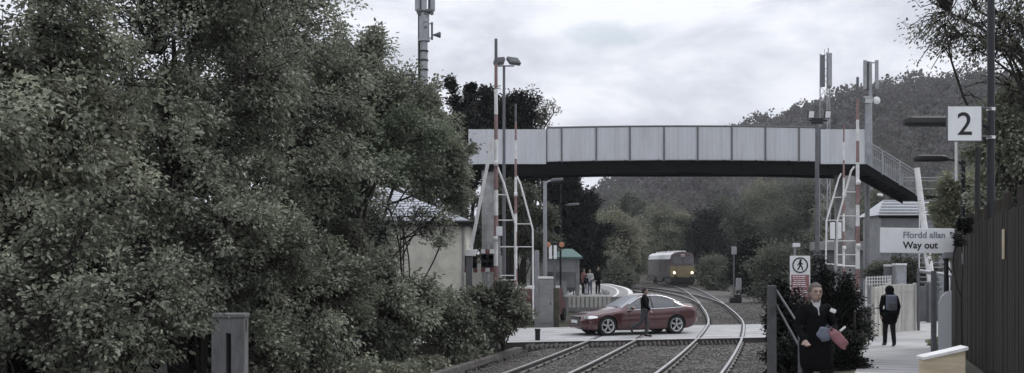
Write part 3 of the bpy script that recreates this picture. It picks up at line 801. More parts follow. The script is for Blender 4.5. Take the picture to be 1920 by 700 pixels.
mb = MB(); mb.box(((lx0 + lx1) / 2, .2, z1 - .05), (lx1 - lx0, 2.6, .14)); build('landing', mb, M['girder'], br)
mb = MB()
for zz in (1.15, .98, .55):
    mb.tube([(lx0 + .05, 1.45, z1 + zz), (lx1, 1.45, z1 + zz)], .03, 6); mb.tube([(lx1, 1.45, z1 + zz), (lx1, -1.0, z1 + zz)], .03, 6)
for p in ((lx0 + .05, 1.45), (lx1, 1.45), (lx1, -1.0)): mb.cyl((*p, z1), (*p, z1 + 1.2), .035, 6)
build('landing_rail', mb, M['galv'], br)
dv = Vector((-.36, -.93, 0)).normalized(); sv = Vector((-dv.y, dv.x, 0))
s0 = Vector((lx0 + .85, -1.0, z1 - .1)); run, drop = 6.9, z1 - .1
mb = MB()
for i in range(26):
    c = s0 + dv * (run * (i + .5) / 26) - Vector((0, 0, drop * (i + .5) / 26))
    mb.box(c, (1.25, .30, .05), rz=math.atan2(sv.y, sv.x))
build('lower_treads', mb, M['galv'], br)
for sgn in (-1, 1):
    a = s0 + sv * .66 * sgn; b = a + dv * run - Vector((0, 0, drop))
    mb = MB(); mb.bar(a, b, .06, .26); build('stringer', mb, M['girder'], br)
    mb = MB(); mb.tube([a + Vector((0, 0, 1.0)), b + Vector((0, 0, 1.0))], .03, 6)
    for t in (.02, .35, .68, .98): q = a + (b - a) * t; mb.cyl(q, q + Vector((0, 0, 1.0)), .025, 6)
    build('handrail', mb, M['galv'], br)
mb = MB(); mb.cyl((lx1 - .1, 1.2, -.3), (lx1 - .1, 1.2, z1), .12, 8); build('support_column', mb, M['galvdark'], br)

# ------------------------------------------------------------------ level crossing barriers, raised
def barrier(label, px, Y, topy, skirt, bars, sgn, r=.065, baseY=0.0, tailbox=None):
    """skirt: (px, py) corners of the hanging frame beside the boom; bars: (py, px end) rungs"""
    x = Xat(px, Y)
    b = thing('crossing_barrier', label, 'barrier', (x, Y, -.1), 0, 'raised barriers of the level crossing')
    zt = Zat(topy, Y) + .1
    mb = MB(); z0 = 1.0; n = 11; rngb = random.Random(int(px))
    for i in range(n):
        a = z0 + (zt - z0) * i / n; c = z0 + (zt - z0) * (i + 1) / n
        mb.cur = 2 if i == n - 1 else (i % 2)
        mb.tube([(0, 0, a), (0, 0, c)], [r * (1.15 - .5 * i / n), r * (1.15 - .5 * (i + 1) / n)], 8)
    build('boom', mb, [M['white'], M['fadedred'], M['galvdark']], b)
    def loc(p, yy=.12): return (Xat(p[0], Y) - x, yy, Zat(p[1], Y) + .1)
    mb = MB(); mb.tube([loc(p) for p in skirt], .036, 6); build('skirt_frame', mb, M['white'], b)
    for py, pe in bars:
        mb = MB(); mb.tube([(0, .1, Zat(py, Y) + .1), loc((pe, py))], .022, 6); build('skirt_rung', mb, M['white'], b)
    mb = MB(); mb.bbox((-.28 * sgn, .05, .55), (.5, .55, 1.1), .03); mb.bbox((-.28 * sgn, .05, 1.13), (.56, .6, .06), .02)
    build('machine_case', mb, M['galvdark'], b)
    mb = MB(); mb.bar((0, -.12, .5), (0, -.12, 1.35), .12, .2); mb.bbox((0, -.12, .35), (.3, .12, .4), .03); build('counterweight', mb, M['galv'], b)
    for k, t in enumerate((.28, .55)):
        mb = MB(); zz = z0 + (zt - z0) * t; mb.lathe([(.01, 0), (.075, 0), (.075, .05), (.03, .07), (.001, .07)], (0, -.09, zz), Matrix.Rotation(math.pi / 2, 3, 'X'), 10)
        mb.bbox((0, -.05, zz), (.14, .09, .17), .02); build('boom_lamp', mb, M['white'], b)
    return b
barrier('tallest raised barrier, red and white, at the left end of the crossing nearest the hedge', 930, 34.5, 73,
        [(932, 312), (945, 345), (966, 420), (966, 525), (930, 527)], [(365, 950), (413, 962), (463, 966), (517, 966)], 1, .075)
barrier('raised barrier with a slender pale boom just right of the tallest barrier on the left', 967, 43.5, 195,
        [(969, 330), (976, 345), (999, 430), (1000, 600)], [(420, 996), (463, 1000)], 1, .06)
barrier('raised red and white barrier with the thicker boom on the right of the crossing', 1608, 38, 145,
        [(1604, 312), (1598, 320), (1572, 415), (1571, 498), (1608, 500)], [(360, 1588), (405, 1575), (452, 1571), (478, 1571), (522, 1590)], -1, .075)
barrier('raised barrier with the thinner boom just left of the thicker right hand one', 1582, 46, 200,
        [(1579, 325), (1574, 335), (1551, 415), (1550, 495), (1582, 497)], [(370, 1566), (413, 1552), (452, 1550)], -1, .05)

def simple(name, mb, m, label, cat, loc=(0, 0, 0), **k):
    o = tag(build(name, mb, m, None, **k), label, cat); o.location = loc; return o

# slanting white footway arm at the left
a, b = at(924, 258, 32.8), at(882, 472, 32.8)
t = thing('footway_barrier_arm', 'slanting white arm leaning left of the tallest barrier in front of the hedge', 'barrier arm', (b.x, b.y, -.2))
mb = MB(); mb.bar(b - t.location, a - t.location, .10, .13); build('arm', mb, M['white'], t)
mb = MB(); mb.bbox((-.04, .05, (b.z + .2) / 2), (.2, .25, b.z + .2), .02); build('pedestal', mb, M['galvdark'], t)
mb = MB(); mb.bbox((0, -.1, b.z + .16), (.34, .1, .2), .02); build('clamp', mb, M['white'], t)
# slanting white pole by the stairs
a, b = at(1719, 315, 47), at(1746, 528, 47)
t = thing('leaning_pole', 'thick white pole leaning in front of the foot of the bridge stairs', 'pole', (b.x, b.y, -.1))
mb = MB(); mb.tube([b - t.location, a - t.location], [.17, .12], 10); build('pole', mb, M['white'], t)
mb = MB(); mb.bbox((0, 0, b.z / 2), (.34, .34, b.z), .03); build('foot', mb, M['galvdark'], t)
a, b = at(1722, 508, 41), at(1788, 518, 41)
t = thing('gate_arm', 'horizontal white tube between the stairs and the way out sign post', 'gate arm', (b.x, b.y, 0))
mb = MB(); mb.cyl(a - t.location, b - t.location, .075, 10); build('tube', mb, M['galv'], t)
mb = MB(); mb.cyl((a.x - b.x, a.y - b.y, 0), (a.x - b.x, a.y - b.y, a.z + .1), .06, 8); build('rest_post', mb, M['galvdark'], t)
mb = MB(); mb.bbox((0, 0, b.z / 2), (.2, .2, b.z + .15), .02); build('hinge_post', mb, M['galvdark'], t)
# white control box in front of the tallest barrier
t = thing('control_box', 'small white control box beside the foot of the tallest left barrier', 'control box', (Xat(936, 34), 34, -.1))
mb = MB(); mb.bbox((0, 0, Zat(434, 34) + .1), (.2, .16, .3), .02); build('case', mb, M['cleanwhite'], t)
mb = MB(); mb.cyl((0, .05, 0), (0, .05, Zat(434, 34)), .035, 8); build('post', mb, M['galv'], t)
t = thing('control_box', 'white twin lamp box between the two raised right barriers', 'control box', (Xat(1568, 44), 44, -.1))
for px_ in (1561, 1573):
    mb = MB(); mb.bbox((Xat(px_, 44) - t.location.x, 0, Zat(433, 44) + .1), (.16, .2, .68), .03); build('case', mb, M['cleanwhite'], t)
mb = MB(); mb.cyl((0, .12, 0), (0, .12, Zat(420, 44)), .05, 8); build('post', mb, M['galv'], t)

# road signals seen from the side
def crossing_signal(label, px, py, Y):
    x = Xat(px, Y); z = Zat(py, Y) + .1
    s = thing('crossing_signal', label, 'crossing signal', (x, Y, -.1), 0, 'road signals at the left end of the crossing')
    mb = MB(); mb.cyl((0, .08, 0), (0, .08, z + .5), .05, 8); build('post', mb, M['galv'], s)
    mb = MB(); mb.bbox((0, 0, z), (.40, .1, .44), .02); build('backboard', mb, M['black'], s)
    for (cx, cz, mm) in ((-.14, .29, 'white'), (0, .29, 'red'), (.14, .29, 'white'), (-.14, -.29, 'red'), (0, -.29, 'white'), (.14, -.29, 'red')):
        mb = MB(); mb.bbox((cx, 0, z + cz), (.135, .06, .13), .01); build('border_block', mb, M[mm], s)
    for zz in (-.1, .12):
        for xx in (-.1, .1):
            mb = MB(); mb.lathe([(.001, 0), (.07, 0), (.08, .02), (.08, .16)], (xx, -.05, z + zz), Matrix.Rotation(math.pi / 2, 3, 'X'), 12); build('lamp_hood', mb, M['black'], s)
crossing_signal('black crossing signal against the right edge of the cream building', 883, 490, 33.4)
crossing_signal('black crossing signal between the cream building and the tallest barrier', 914, 489, 33.8)
t = thing('orange_lamp_sign', 'post with two orange discs over two upright white panels beside the green roofed shelter', 'sign', (Xat(1040, 52), 52, -.2))
mb = MB(); mb.cyl((0, .06, 0), (0, .06, Zat(452, 52) + .2), .05, 8); build('post', mb, M['galvdark'], t)
mb = MB(); mb.bbox((0, 0, Zat(459, 52) + .2), (1.05, .06, .2), .02); build('crossbar', mb, M['black'], t)
for px_ in (1028, 1053):
    mb = MB(); mb.lathe([(.001, 0), (.13, 0), (.12, .05), (.001, .06)], (Xat(px_, 52) - t.location.x, -.04, Zat(459, 52) + .2), Matrix.Rotation(math.pi / 2, 3, 'X'), 14); build('orange_disc', mb, M['orange'], t)
for px_ in (1032, 1041):
    mb = MB(); mb.bbox((Xat(px_, 52) - t.location.x, -.05, Zat(473, 52) + .2), (.15, .04, .66), .01); build('white_panel', mb, M['cleanwhite'], t)

# relay cabinets beyond the crossing
def cabinet(label, px0, px1, ytop, Y, m, lid=True, d=.6):
    x = (Xat(px0, Y) + Xat(px1, Y)) / 2; w = Xat(px1, Y) - Xat(px0, Y); h = Zat(ytop, Y) + .3
    c = thing('equipment_cabinet', label, 'cabinet', (x, Y, -.3))
    mb = MB(); mb.bbox((0, 0, h / 2), (w, d, h), .02)
    build('case', mb, m, c)
    mb = MB(); mb.bbox((0, -d / 2 - .012, h * .55), (w * .86, .02, h * .75), .008); dd = build('door', mb, m, c)
    mb = MB(); mb.bbox((w * .32, -d / 2 - .035, h * .55), (.03, .03, .14), .008); build('handle', mb, M['black'], dd)
    if lid: mb = MB(); mb.bbox((0, -.02, h + .045), (w * 1.02, d * 1.08, .085), .015); build('lid', mb, M['white'], c)
    return c
cabinet('grey equipment cabinet with a white lid at the far left corner of the crossing', 1009, 1037, 523, 45, M['concrete'])
cabinet('narrow brownish cabinet right beside the white lidded cabinet', 1038, 1048, 540, 46, M['verge'], False, .4)
cabinet('tall slim grey cabinet between the left barriers and the lamp column', 1002, 1011, 470, 48, M['galv'], False, .3)
cabinet('blue grey equipment cabinet standing behind the white concrete fence', 1676, 1696, 498, 47, M['galv'], True, .5)
cabinet('narrower grey cabinet left of the blue grey one behind the white concrete fence', 1660, 1673, 500, 47.5, M['galvdark'], True, .5)

# ------------------------------------------------------------------ lamps and masts
def flood(parent, c, sz, tilt, yaw, face, m='galvdark'):
    R = Matrix.Rotation(yaw, 3, 'Z') @ Matrix.Rotation(tilt, 3, 'X')
    mb = MB(); mb.bbox(c, sz, .02, M=R); o = build('floodlight', mb, M[m], parent)
    mb = MB(); mb.bbox(Vector(c) + R @ Vector((0, -sz[1] / 2 - .008, 0)), (sz[0] * .86, .014, sz[2] * .8), .004, M=R); build('lens', mb, face, o)
t = thing('floodlight_pole', 'slim grey pole with two angled floodlights right of the tallest left barrier', 'floodlight pole', (Xat(945, 46), 46, -.3))
X0 = t.location.x; zt = Zat(124, 46) + .3
mb = MB(); mb.tube([(0, 0, 0), (0, 0, zt)], [.09, .055], 10); build('pole', mb, M['galvdark'], t)
mb = MB(); mb.bar((Xat(933, 46) - X0, 0, zt), (Xat(964, 46) - X0, 0, zt), .05, .05); build('crossbar', mb, M['galvdark'], t)
flood(t, (Xat(936, 46) - X0, -.05, zt + .2), (.45, .16, .36), -.7, -.35, M['glass'])
flood(t, (Xat(963, 46) - X0, -.05, zt + .2), (.55, .16, .40), -.8, .6, M['glass'])
t = thing('floodlight_pole', 'dark pole with two pale fronted floodlights standing before the right end of the footbridge', 'floodlight pole', (Xat(1532, 48), 48, -.3))
zt = Zat(222, 48) + .3; X0 = t.location.x
mb = MB(); mb.tube([(0, 0, 0), (0, 0, zt)], [.12, .085], 10); build('pole', mb, M['galvdark'], t)
mb = MB(); mb.bar((Xat(1517, 48) - X0, 0, zt - .1), (Xat(1551, 48) - X0, 0, zt - .1), .06, .06); mb.bbox((0, 0, zt - .12), (.5, .2, .25), .02); build('crossbar', mb, M['black'], t)
for px_ in (1519, 1550): flood(t, (Xat(px_, 48) - X0, -.08, zt + .17), (.27, .18, .36), .25, 0.1, M['cleanwhite'], 'black')
t = thing('floodlight_pole', 'grey pole with one floodlight and a round lamp above the top of the bridge stairs', 'floodlight pole', (Xat(1626, 57.5), 57.5, -.3))
zt = Zat(192, 57.5) + .3; X0 = t.location.x
mb = MB(); mb.tube([(0, 0, 0), (0, 0, zt)], [.15, .12], 10); build('pole', mb, M['galv'], t)
flood(t, (0, -.1, zt + .12), (.5, .3, .3), .5, .1, M['cleanwhite'])
mb = MB(); mb.lathe([(.001, 0), (.19, .0), (.21, .05), (.19, .1), (.001, .16)], (Xat(1643, 57.5) - X0, 0, Zat(189, 57.5) + .3), Matrix.Rotation(math.pi / 2, 3, 'X'), 18); build('round_lamp', mb, M['cleanwhite'], t)
mb = MB(); mb.bar((0, 0, zt - .05), (Xat(1643, 57.5) - X0, .05, Zat(189, 57.5) + .3), .05, .05); build('bracket', mb, M['galvdark'], t)

def antenna(parent, c, h, w, m='galv', ang=0.0):
    mb = MB(); mb.bbox(c, (w, w * .55, h), w * .2, rz=ang); return build('antenna', mb, M[m], parent)
t = thing('telecom_mast', 'telecom mast with bulky grey antennas cut off by the top edge left of centre', 'mast', (Xat(795, 80), 80, -.3))
X0 = t.location.x; Y = 80
def lz(py): return Zat(py, Y) + .3
def lx(px): return Xat(px, Y) - X0
mb = MB(); mb.tube([(0, 0, 0), (0, 0, lz(75))], [.34, .27], 12); mb.tube([(0, 0, lz(76)), (0, 0, lz(24))], [.40, .40], 12); mb.tube([(0, 0, lz(78)), (0, 0, lz(74))], .45, 12)
mb.tube([(0, 0, lz(25)), (0, 0, lz(-40))], .2, 8); build('pole', mb, M['galv'], t)
mb = MB()
for py in (95, 112, 130, 150): mb.tube([(0, 0, lz(py)), (0, 0, lz(py + 3))], .33, 12)
mb.tube([(lx(786), -.1, lz(26)), (lx(786), -.1, lz(200))], .09, 6); build('cable_tray', mb, M['black'], t)
for px_, yy, m_ in ((783, -.35, 'galv'), (797, -.5, 'galv'), (812, -.3, 'galv'), (790, .4, 'galvdark'), (806, .4, 'galvdark')): antenna(t, (lx(px_), yy, lz(-8)), 2.5, .34, m_)
mb = MB(); mb.bbox((lx(797), 0, lz(22)), (1.25, .9, .22), .04)
for px_ in (786, 798, 810): mb.bbox((lx(px_), -.3, lz(27)), (.2, .2, .26), .05)
build('headframe', mb, M['galvdark'], t)
for py in (42, 50):
    mb = MB(); mb.ell((lx(799), -.42, lz(py)), (.17, .1, .2), 10); build('drum_antenna', mb, M['galv'], t)
mb = MB(); mb.cyl((lx(810), 0, lz(42)), (lx(810), 0, lz(75)), .08, 8); mb.bar((0, 0, lz(70)), (lx(810), 0, lz(72)), .07, .07); mb.bar((0, 0, lz(45)), (lx(810), 0, lz(45)), .07, .07)
mb.lathe([(.05, 0), (.12, .25), (.24, .55), (.22, .6), (.001, .5)], (lx(811), 0, lz(66)), Matrix.Rotation(math.pi / 2, 3, 'Y') @ Matrix.Rotation(.1, 3, 'X'), 12)
build('dish', mb, M['galvdark'], t)

t = thing('telecom_mast', 'lattice mast with tall dark antenna panels behind the dark floodlight pole', 'mast', (Xat(1548, 125), 125, -.3))
Y = 125; X0 = t.location.x
mb = MB(); h = lz(100); w = .62
for a in range(3):
    an = a * 2.094 + .5; mb.cyl((w * math.cos(an) * 1.25, w * math.sin(an) * 1.25, 0), (w * math.cos(an), w * math.sin(an), h), .07, 6)
    an2 = an + 2.094
    for k in range(22):
        z_ = h * k / 22; s0_, s1_ = (an, an2) if k % 2 else (an2, an)
        f0 = w * (1.25 - .25 * k / 22); mb.cyl((f0 * math.cos(s0_), f0 * math.sin(s0_), z_), (f0 * math.cos(s1_), f0 * math.sin(s1_), z_ + h / 22), .035, 4)
build('lattice', mb, M['galv'], t)
for px_, yy, top, bot, m_ in ((1540, -.6, 105, 165, 'galvdark'), (1552, -.8, 102, 165, 'galv'), (1557, .5, 104, 165, 'galvdark'), (1545, .6, 112, 160, 'galv')): antenna(t, (lx(px_), yy, (lz(top) + lz(bot)) / 2), lz(top) - lz(bot), .5, m_)
mb = MB(); mb.cyl((lx(1553), 0, lz(108)), (lx(1553), 0, lz(90)), .05, 6); mb.cyl((lx(1546), 0, lz(108)), (lx(1546), 0, lz(92)), .025, 5); build('spike', mb, M['galvdark'], t)
t = thing('telecom_mast', 'slim mast with two pale antenna panels right of the lattice mast', 'mast', (Xat(1632, 110), 110, -.3))
Y = 110; X0 = t.location.x
mb = MB(); mb.tube([(0, 0, 0), (0, 0, lz(118))], [.3, .16], 10); build('pole', mb, M['galv'], t)
for px_, yy, m_ in ((1620, -.3, 'galv'), (1642, -.3, 'galv'), (1628, .3, 'galvdark'), (1634, .5, 'galv')): antenna(t, (lx(px_), yy, (lz(114) + lz(169)) / 2), lz(114) - lz(169), .36, m_)
mb = MB()
for py in (118, 165): mb.bar((lx(1619), 0, lz(py)), (lx(1643), 0, lz(py)), .09, .09)
build('headframe', mb, M['galvdark'], t)

def lamp_column(label, px, Y, topy, headlen, side, m, head_m, base=-.3, r=.08, tilt=.05, group=None, pole_top=None, headh=.16):
    c = thing('lamp_post', label, 'lamp post', (Xat(px, Y), Y, base), 0, group)
    z = Zat(topy, Y) - base; zp = (Zat(pole_top, Y) - base) if pole_top is not None else z
    mb = MB(); mb.tube([(0, 0, 0), (0, 0, 1.2), (0, 0, 1.25), (0, 0, zp)], [r * 1.25, r * 1.25, r, r * .85], 12); build('pole', mb, m, c)
    mb = MB(); mb.tube([(0, 0, z - .12), (side * .18, 0, z), (side * headlen * .35, 0, z + .03)], r * .45, 8); build('bracket', mb, m, c)
    prof = [(0.0, -.02), (.04, .45), (.2, .95), (.75, 1), (1.0, .8)]
    mb = MB(); L0 = headlen * .3; L1 = headlen
    def sect(t):
        e = min(1, .55 + t * 3) * (1 if t < .93 else .55)
        return e
    vs = []
    N_ = 10
    for i in range(N_ + 1):
        t = i / N_; e = sect(t); xx = side * (L0 + (L1 - L0) * t); zz = z + .02 + tilt * t
        for (a, b) in ((-1, 0), (-.75, .7), (-.3, 1), (.3, 1), (.75, .7), (1, 0), (.85, -.32), (-.85, -.32)):
            vs.append((xx, a * .11 * e, zz + b * headh * e * (.62 if b > 0 else .9)))
    mb.add(vs, [(i * 8 + k, i * 8 + (k + 1) % 8, i * 8 + 8 + (k + 1) % 8, i * 8 + 8 + k) for i in range(N_) for k in range(8)] + [tuple(range(8)), tuple(range(N_ * 8, N_ * 8 + 8))])
    build('lamp_head', mb, head_m, c)
    return c
lamp_column('pale grey lamp column left of the green roofed shelter', 1022, 50, 340, .85, 1, M['galv'], M['galvdark'], r=.1, group='lamp posts on the far platform side')
lamp_column('thin dark lamp post with a long arm behind the pale lamp column', 1051, 62, 386, 1.1, 1, M['black'], M['galvdark'], r=.06, group='lamp posts on the far platform side', pole_top=345)
lamp_column('tall black pole with light straps and a black lamp arm at the right edge', 1858, 21, 233, 1.72, -1, M['navy'], M['black'], .3, .078, .0, 'black lamp posts along the dark fence', -140, .22)
lamp_column('black lamp post with a small lamp head below the number sign', 1806, 27.6, 301, 1.28, -1, M['navy'], M['black'], .2, .065, .0, 'black lamp posts along the dark fence', None, .2)
mb = MB(); mb.tube([(0, 0, 0), (0, 0, 4.9)], [.07, .055], 10); mb.lathe([(.06, 0), (.06, .04), (.02, .08), (.001, .09)], (0, 0, 4.9), None, 10)
simple('metal_post', mb, M['black'], 'plain thin black post between the number sign and the tall black pole', 'post', (Xat(1833, 24), 24, .3))
lamp_column('small pale lamp above the ridge of the grey cabin', 1660, 66, 368, .5, -1, M['galvdark'], M['white'], r=.06, pole_top=366)

# ------------------------------------------------------------------ buildings
b = thing('cream_building', 'cream roughcast building with a pale slate hipped roof behind the hedgerow', 'building', (-7, 51, -.3))
def bl(x, y, z): return (x + 7, y - 51, z + .3)
x0, x1, y0, y1, ze = -13.5, -2.0, 47.0, 55.0, Zat(417, 47)
mb = MB(); mb.box(bl((x0 + x1) / 2, (y0 + y1) / 2, (ze - .3) / 2), (x1 - x0, y1 - y0, ze + .3)); build('wall', mb, M['render'], b)
mb = MB(); e = .3; rz_ = Zat(352, 51)
c = [bl(x0 - e, y0 - e, ze), bl(x1 + e, y0 - e, ze), bl(x1 + e, y1 + e, ze), bl(x0 - e, y1 + e, ze), bl(x0 + 4, 51, rz_), bl(x1 - 4, 51, rz_)]
nrow = 14
def rowface(A, B, Cc, D):
    A, B, Cc, D = map(Vector, (A, B, Cc, D)); nn = (B - A).cross(D - A).normalized()
    if nn.z < 0: nn = -nn
    for i in range(nrow):
        t0, t1 = i / nrow, (i + 1) / nrow
        mb.add([A.lerp(D, t0) + nn * .03, B.lerp(Cc, t0) + nn * .03, B.lerp(Cc, t1), A.lerp(D, t1)], [(0, 1, 2, 3)])
        mb.add([A.lerp(D, t0) + nn * .03, B.lerp(Cc, t0) + nn * .03, B.lerp(Cc, t0) - nn * .01, A.lerp(D, t0) - nn * .01], [(0, 1, 2, 3)])
rowface(c[0], c[1], c[5], c[4]); rowface(c[2], c[3], c[4], c[5]); rowface(c[1], c[2], c[5], c[5]); rowface(c[3], c[0], c[4], c[4])
build('roof', mb, M['slate'], b)
mb = MB(); mb.tube([bl(x0 - e, y0 - e - .05, ze), bl(x1 + e, y0 - e - .05, ze)], .075, 8); mb.tube([bl(x1 + e + .05, y0 - e, ze), bl(x1 + e + .05, y1 + e, ze)], .075, 8)
mb.box(bl((x0 + x1) / 2, y0 - e + .02, ze - .1), (x1 - x0 + 2 * e, .03, .2)); mb.box(bl((x0 + x1) / 2, (y0 + y1) / 2, ze - .06), (x1 - x0 + .5, y1 - y0 + .5, .04)); build('gutter', mb, M['black'], b)
mb = MB(); mb.tube([bl(x1 - .15, y0 - .06, ze - .2), bl(x1 - .15, y0 - .06, -.3)], .05, 8); build('downpipe', mb, M['concrete'], b)

b = thing('station_cabin', 'grey cabin with a pale ribbed roof above the way out sign', 'cabin', (Xat(1690, 60), 60, -.3))
x0, x1 = Xat(1652, 58.5) - b.location.x, 2.2; zc = Zat(404, 58.5) + .3
mb = MB(); mb.box(((x0 + x1) / 2, 0, zc / 2), (x1 - x0, 3.0, zc)); build('wall', mb, M['galv'], b)
mb = MB()
A, B, Cc, D = (x0 - .25, -1.75, zc), (x1 + .2, -1.75, zc), (x1 + .2, .3, zc + .95), (x0 + .75, .3, zc + .95)
mb.add([A, B, Cc, D], [(0, 1, 2, 3)]); mb.add([(x0 - .25, 1.75, zc), (x1 + .2, 1.75, zc), Cc, D], [(0, 1, 2, 3)]); mb.add([A, D, (x0 - .25, 1.75, zc)], [(0, 1, 2)])
for i in range(5):
    t = (i + .5) / 5; p = Vector(A).lerp(Vector(D), t); q = Vector(B).lerp(Vector(Cc), t); mb.bar(p + Vector((0, -.03, .05)), q + Vector((0, -.03, .05)), .09, .07)
build('roof', mb, M['panel'], b)
mb = MB(); mb.box(((x0 + x1) / 2, -1.72, zc - .08), (x1 - x0 + .4, .05, .16)); build('fascia', mb, M['girder'], b)
b = thing('platform_building', 'low grey platform building with a pale roof edge behind the right barriers', 'building', (Xat(1580, 74), 74, -.3))
mb = MB(); w = Xat(1660, 74) - Xat(1535, 74); h = Zat(470, 74) + .3; mb.box((0.6, 0, h / 2), (w, 2.4, h)); build('wall', mb, M['galvdark'], b)
mb = MB(); mb.bbox((0.6, -.1, h + .3), (w + .4, 3.0, .6), .03); build('roof', mb, M['concrete'], b)
for k in range(3):
    mb = MB(); mb.bbox((-1.2 + 1.5 * k, -1.22, h - 1.0), (.9, .05, 1.0), .01); wv = build('window', mb, M['glass'], b)
# waiting shelter on the far platform
s = thing('waiting_shelter', 'small grey waiting shelter with a green roof on the far platform', 'shelter', (Xat(1058, 66), 66, PZ))
x0, x1 = Xat(1018, 66) - s.location.x, Xat(1084, 66) - s.location.x; ze = Zat(482, 66) - PZ
for xx, yy in ((x1 - .08, -.8), (x0 + .08, -.8), (x1 - .08, .8), (x0 + .08, .8)):
    mb = MB(); mb.bbox((xx, yy, ze / 2), (.22 if xx > 0 and yy < 0 else .12, .12, ze), .01); build('post', mb, M['concrete'], s)
mb = MB(); mb.add([(x0 - .15, -1.0, ze), (x1 + .22, -1.0, ze), (x1 - .35, 0, ze + .5), (x0 + .4, 0, ze + .5)], [(0, 1, 2, 3)]); mb.add([(x0 - .15, 1.0, ze), (x1 + .22, 1.0, ze), (x1 - .35, 0, ze + .5), (x0 + .4, 0, ze + .5)], [(0, 1, 2, 3)])
mb.add([(x1 + .22, -1.0, ze), (x1 + .22, 1.0, ze), (x1 - .35, 0, ze + .5)], [(0, 1, 2)]); mb.add([(x0 - .15, -1.0, ze), (x0 - .15, 1.0, ze), (x0 + .4, 0, ze + .5)], [(0, 1, 2)])
mb.box(((x0 + x1) / 2, -1.0, ze - .06), (x1 - x0 + .4, .04, .12)); mb.box(((x0 + x1) / 2 + .03, 0, ze - .03), (x1 - x0 + .3, 1.9, .03)); build('roof', mb, M['green'], s)
for c_, z_ in (((( x0 + x1) / 2, .8, ze / 2 + .1), (x1 - x0 - .3, .04, ze - .3)), (((x0 + x1) / 2, -.8, ze - .55), (x1 - x0 - .3, .04, .75)), (((x0 + x1) / 2 - .3, -.8, .5), (x1 - x0 - .9, .05, .8))):
    mb = MB(); mb.box(c_, z_); build('wall_panel', mb, M['galv'], s)
mb = MB(); mb.bbox((0, .45, .45), (1.5, .4, .06), .01); mb.bbox((-.6, .45, .22), (.06, .35, .44), .01); mb.bbox((.6, .45, .22), (.06, .35, .44), .01); build('bench', mb, M['galvdark'], s)
s = thing('picket_barrier', 'low row of pale upright slats at the near end of the far platform', 'barrier', (Xat(1105, 61.2), 61.2, -.3))
mb = MB(); x0, x1 = Xat(1064, 61.2) - s.location.x, Xat(1146, 61.2) - s.location.x; zt = Zat(557, 61.2) + .3; zb = Zat(577, 61.2) + .3
for i in range(10):
    x = x0 + (x1 - x0) * (i + .5) / 10; mb.bbox((x, 0, (zt + zb) / 2), (.15, .04, zt - zb), .01)
build('slats', mb, M['pale_concrete'], s)
mb = MB(); mb.box(((x0 + x1) / 2, .05, zt - .1), (x1 - x0, .05, .1)); mb.box(((x0 + x1) / 2, .05, zb + .1), (x1 - x0, .05, .1)); build('rail', mb, M['concrete'], s)
for xx in (x0, x1):
    mb = MB(); mb.box((xx, .1, zt / 2), (.1, .1, zt)); build('post', mb, M['concrete'], s)
M['vanred'] = mat('faded van red', (.13, .06, .062), .5, .15, 3)
# maroon van parked beyond the left barriers
v = thing('parked_van', 'small dull red van with a white roof parked beyond the left barriers', 'van', (Xat(983, 53), 53, -.3))
mb = MB(); prof = [(-2.0, .35), (2.0, .35), (2.05, .9), (1.6, 1.0), (1.1, 1.65), (-1.9, 1.68), (-2.05, 1.2)]
mb.prism(prof, lambda a, b_: (b_ * 0 + a * .25, a * .97 - .0 - 0, b_), lambda a, b_: (a * .25 + 1.65, a * .97 - .42, b_)); build('body', mb, M['vanred'], v)
mb = MB(); mb.prism([(-1.9, 1.685), (1.05, 1.66), (1.0, 1.78), (-1.85, 1.8)], lambda a, b_: (a * .25 + .1, a * .97, b_), lambda a, b_: (a * .25 + 1.55, a * .97 - .4, b_)); build('roof', mb, M['white'], v)
for a in (-1.3, 1.3):
    for sd in (0, 1.65):
        mb = MB(); mb.lathe([(.05, -.1), (.32, -.1), (.33, 0), (.32, .1), (.05, .1)], (a * .25 + sd, a * .97 - sd * .25, .33), Matrix.Rotation(-.25, 3, 'Z') @ Matrix.Rotation(math.pi / 2, 3, 'Y'), 16); build('wheel', mb, M['rubber'], v)
mb = MB(); mb.box((.35, -2.0, 1.25), (1.2, .03, .4), rz=-.25); build('window', mb, M['glass'], v)

# ------------------------------------------------------------------ fences, rails, signs on the right
def yfence(px): return None
fl = spline([(5.6, 8.0), (7.3, 15.2), (8.95, 20), (12.45, 30.2)], .15)
f = thing('timber_fence', 'tall dark timber fence along the right side of the path', 'fence', (8.9, 20, .3))
rngf = random.Random(8); bay = MB(); nb = 0
ftop = 3.48
for i in range(0, len(fl) - 1):
    p, q = fl[i], fl[i + 1]; an = math.atan2(q[1] - p[1], q[0] - p[0]); L_ = np.linalg.norm(q - p)
    zt = ftop + rngf.uniform(-.02, .02) + .02 * math.sin(i * .21); z0 = pathz(p[1]) - .1
    bay.box(((p[0] + q[0]) / 2 - 8.9 + rngf.uniform(-.008, .008), (p[1] + q[1]) / 2 - 20, (zt + z0) / 2 - .3), (L_ - .012, .022, zt - z0), rz=an + rngf.uniform(-.02, .02))
    nb += 1
    if nb == 13 or i == len(fl) - 2:
        build('board_panel', bay, M['timber'], f); bay = MB(); nb = 0
        mb = MB(); mb.bbox((q[0] - 8.9 + .07, q[1] - 20, ftop / 2 + .1), (.11, .11, ftop - .2), .012); build('post', mb, M['timber'], f)
bk = offset(fl, .05)
mb = MB()
for zz in (1.0, 2.1, 3.1):
    for a, b_ in zip(bk[:-4:4], bk[4::4]): mb.bar((a[0] - 8.9, a[1] - 20, zz), (b_[0] - 8.9, b_[1] - 20, zz), .05, .09)
build('rail', mb, M['timber'], f)
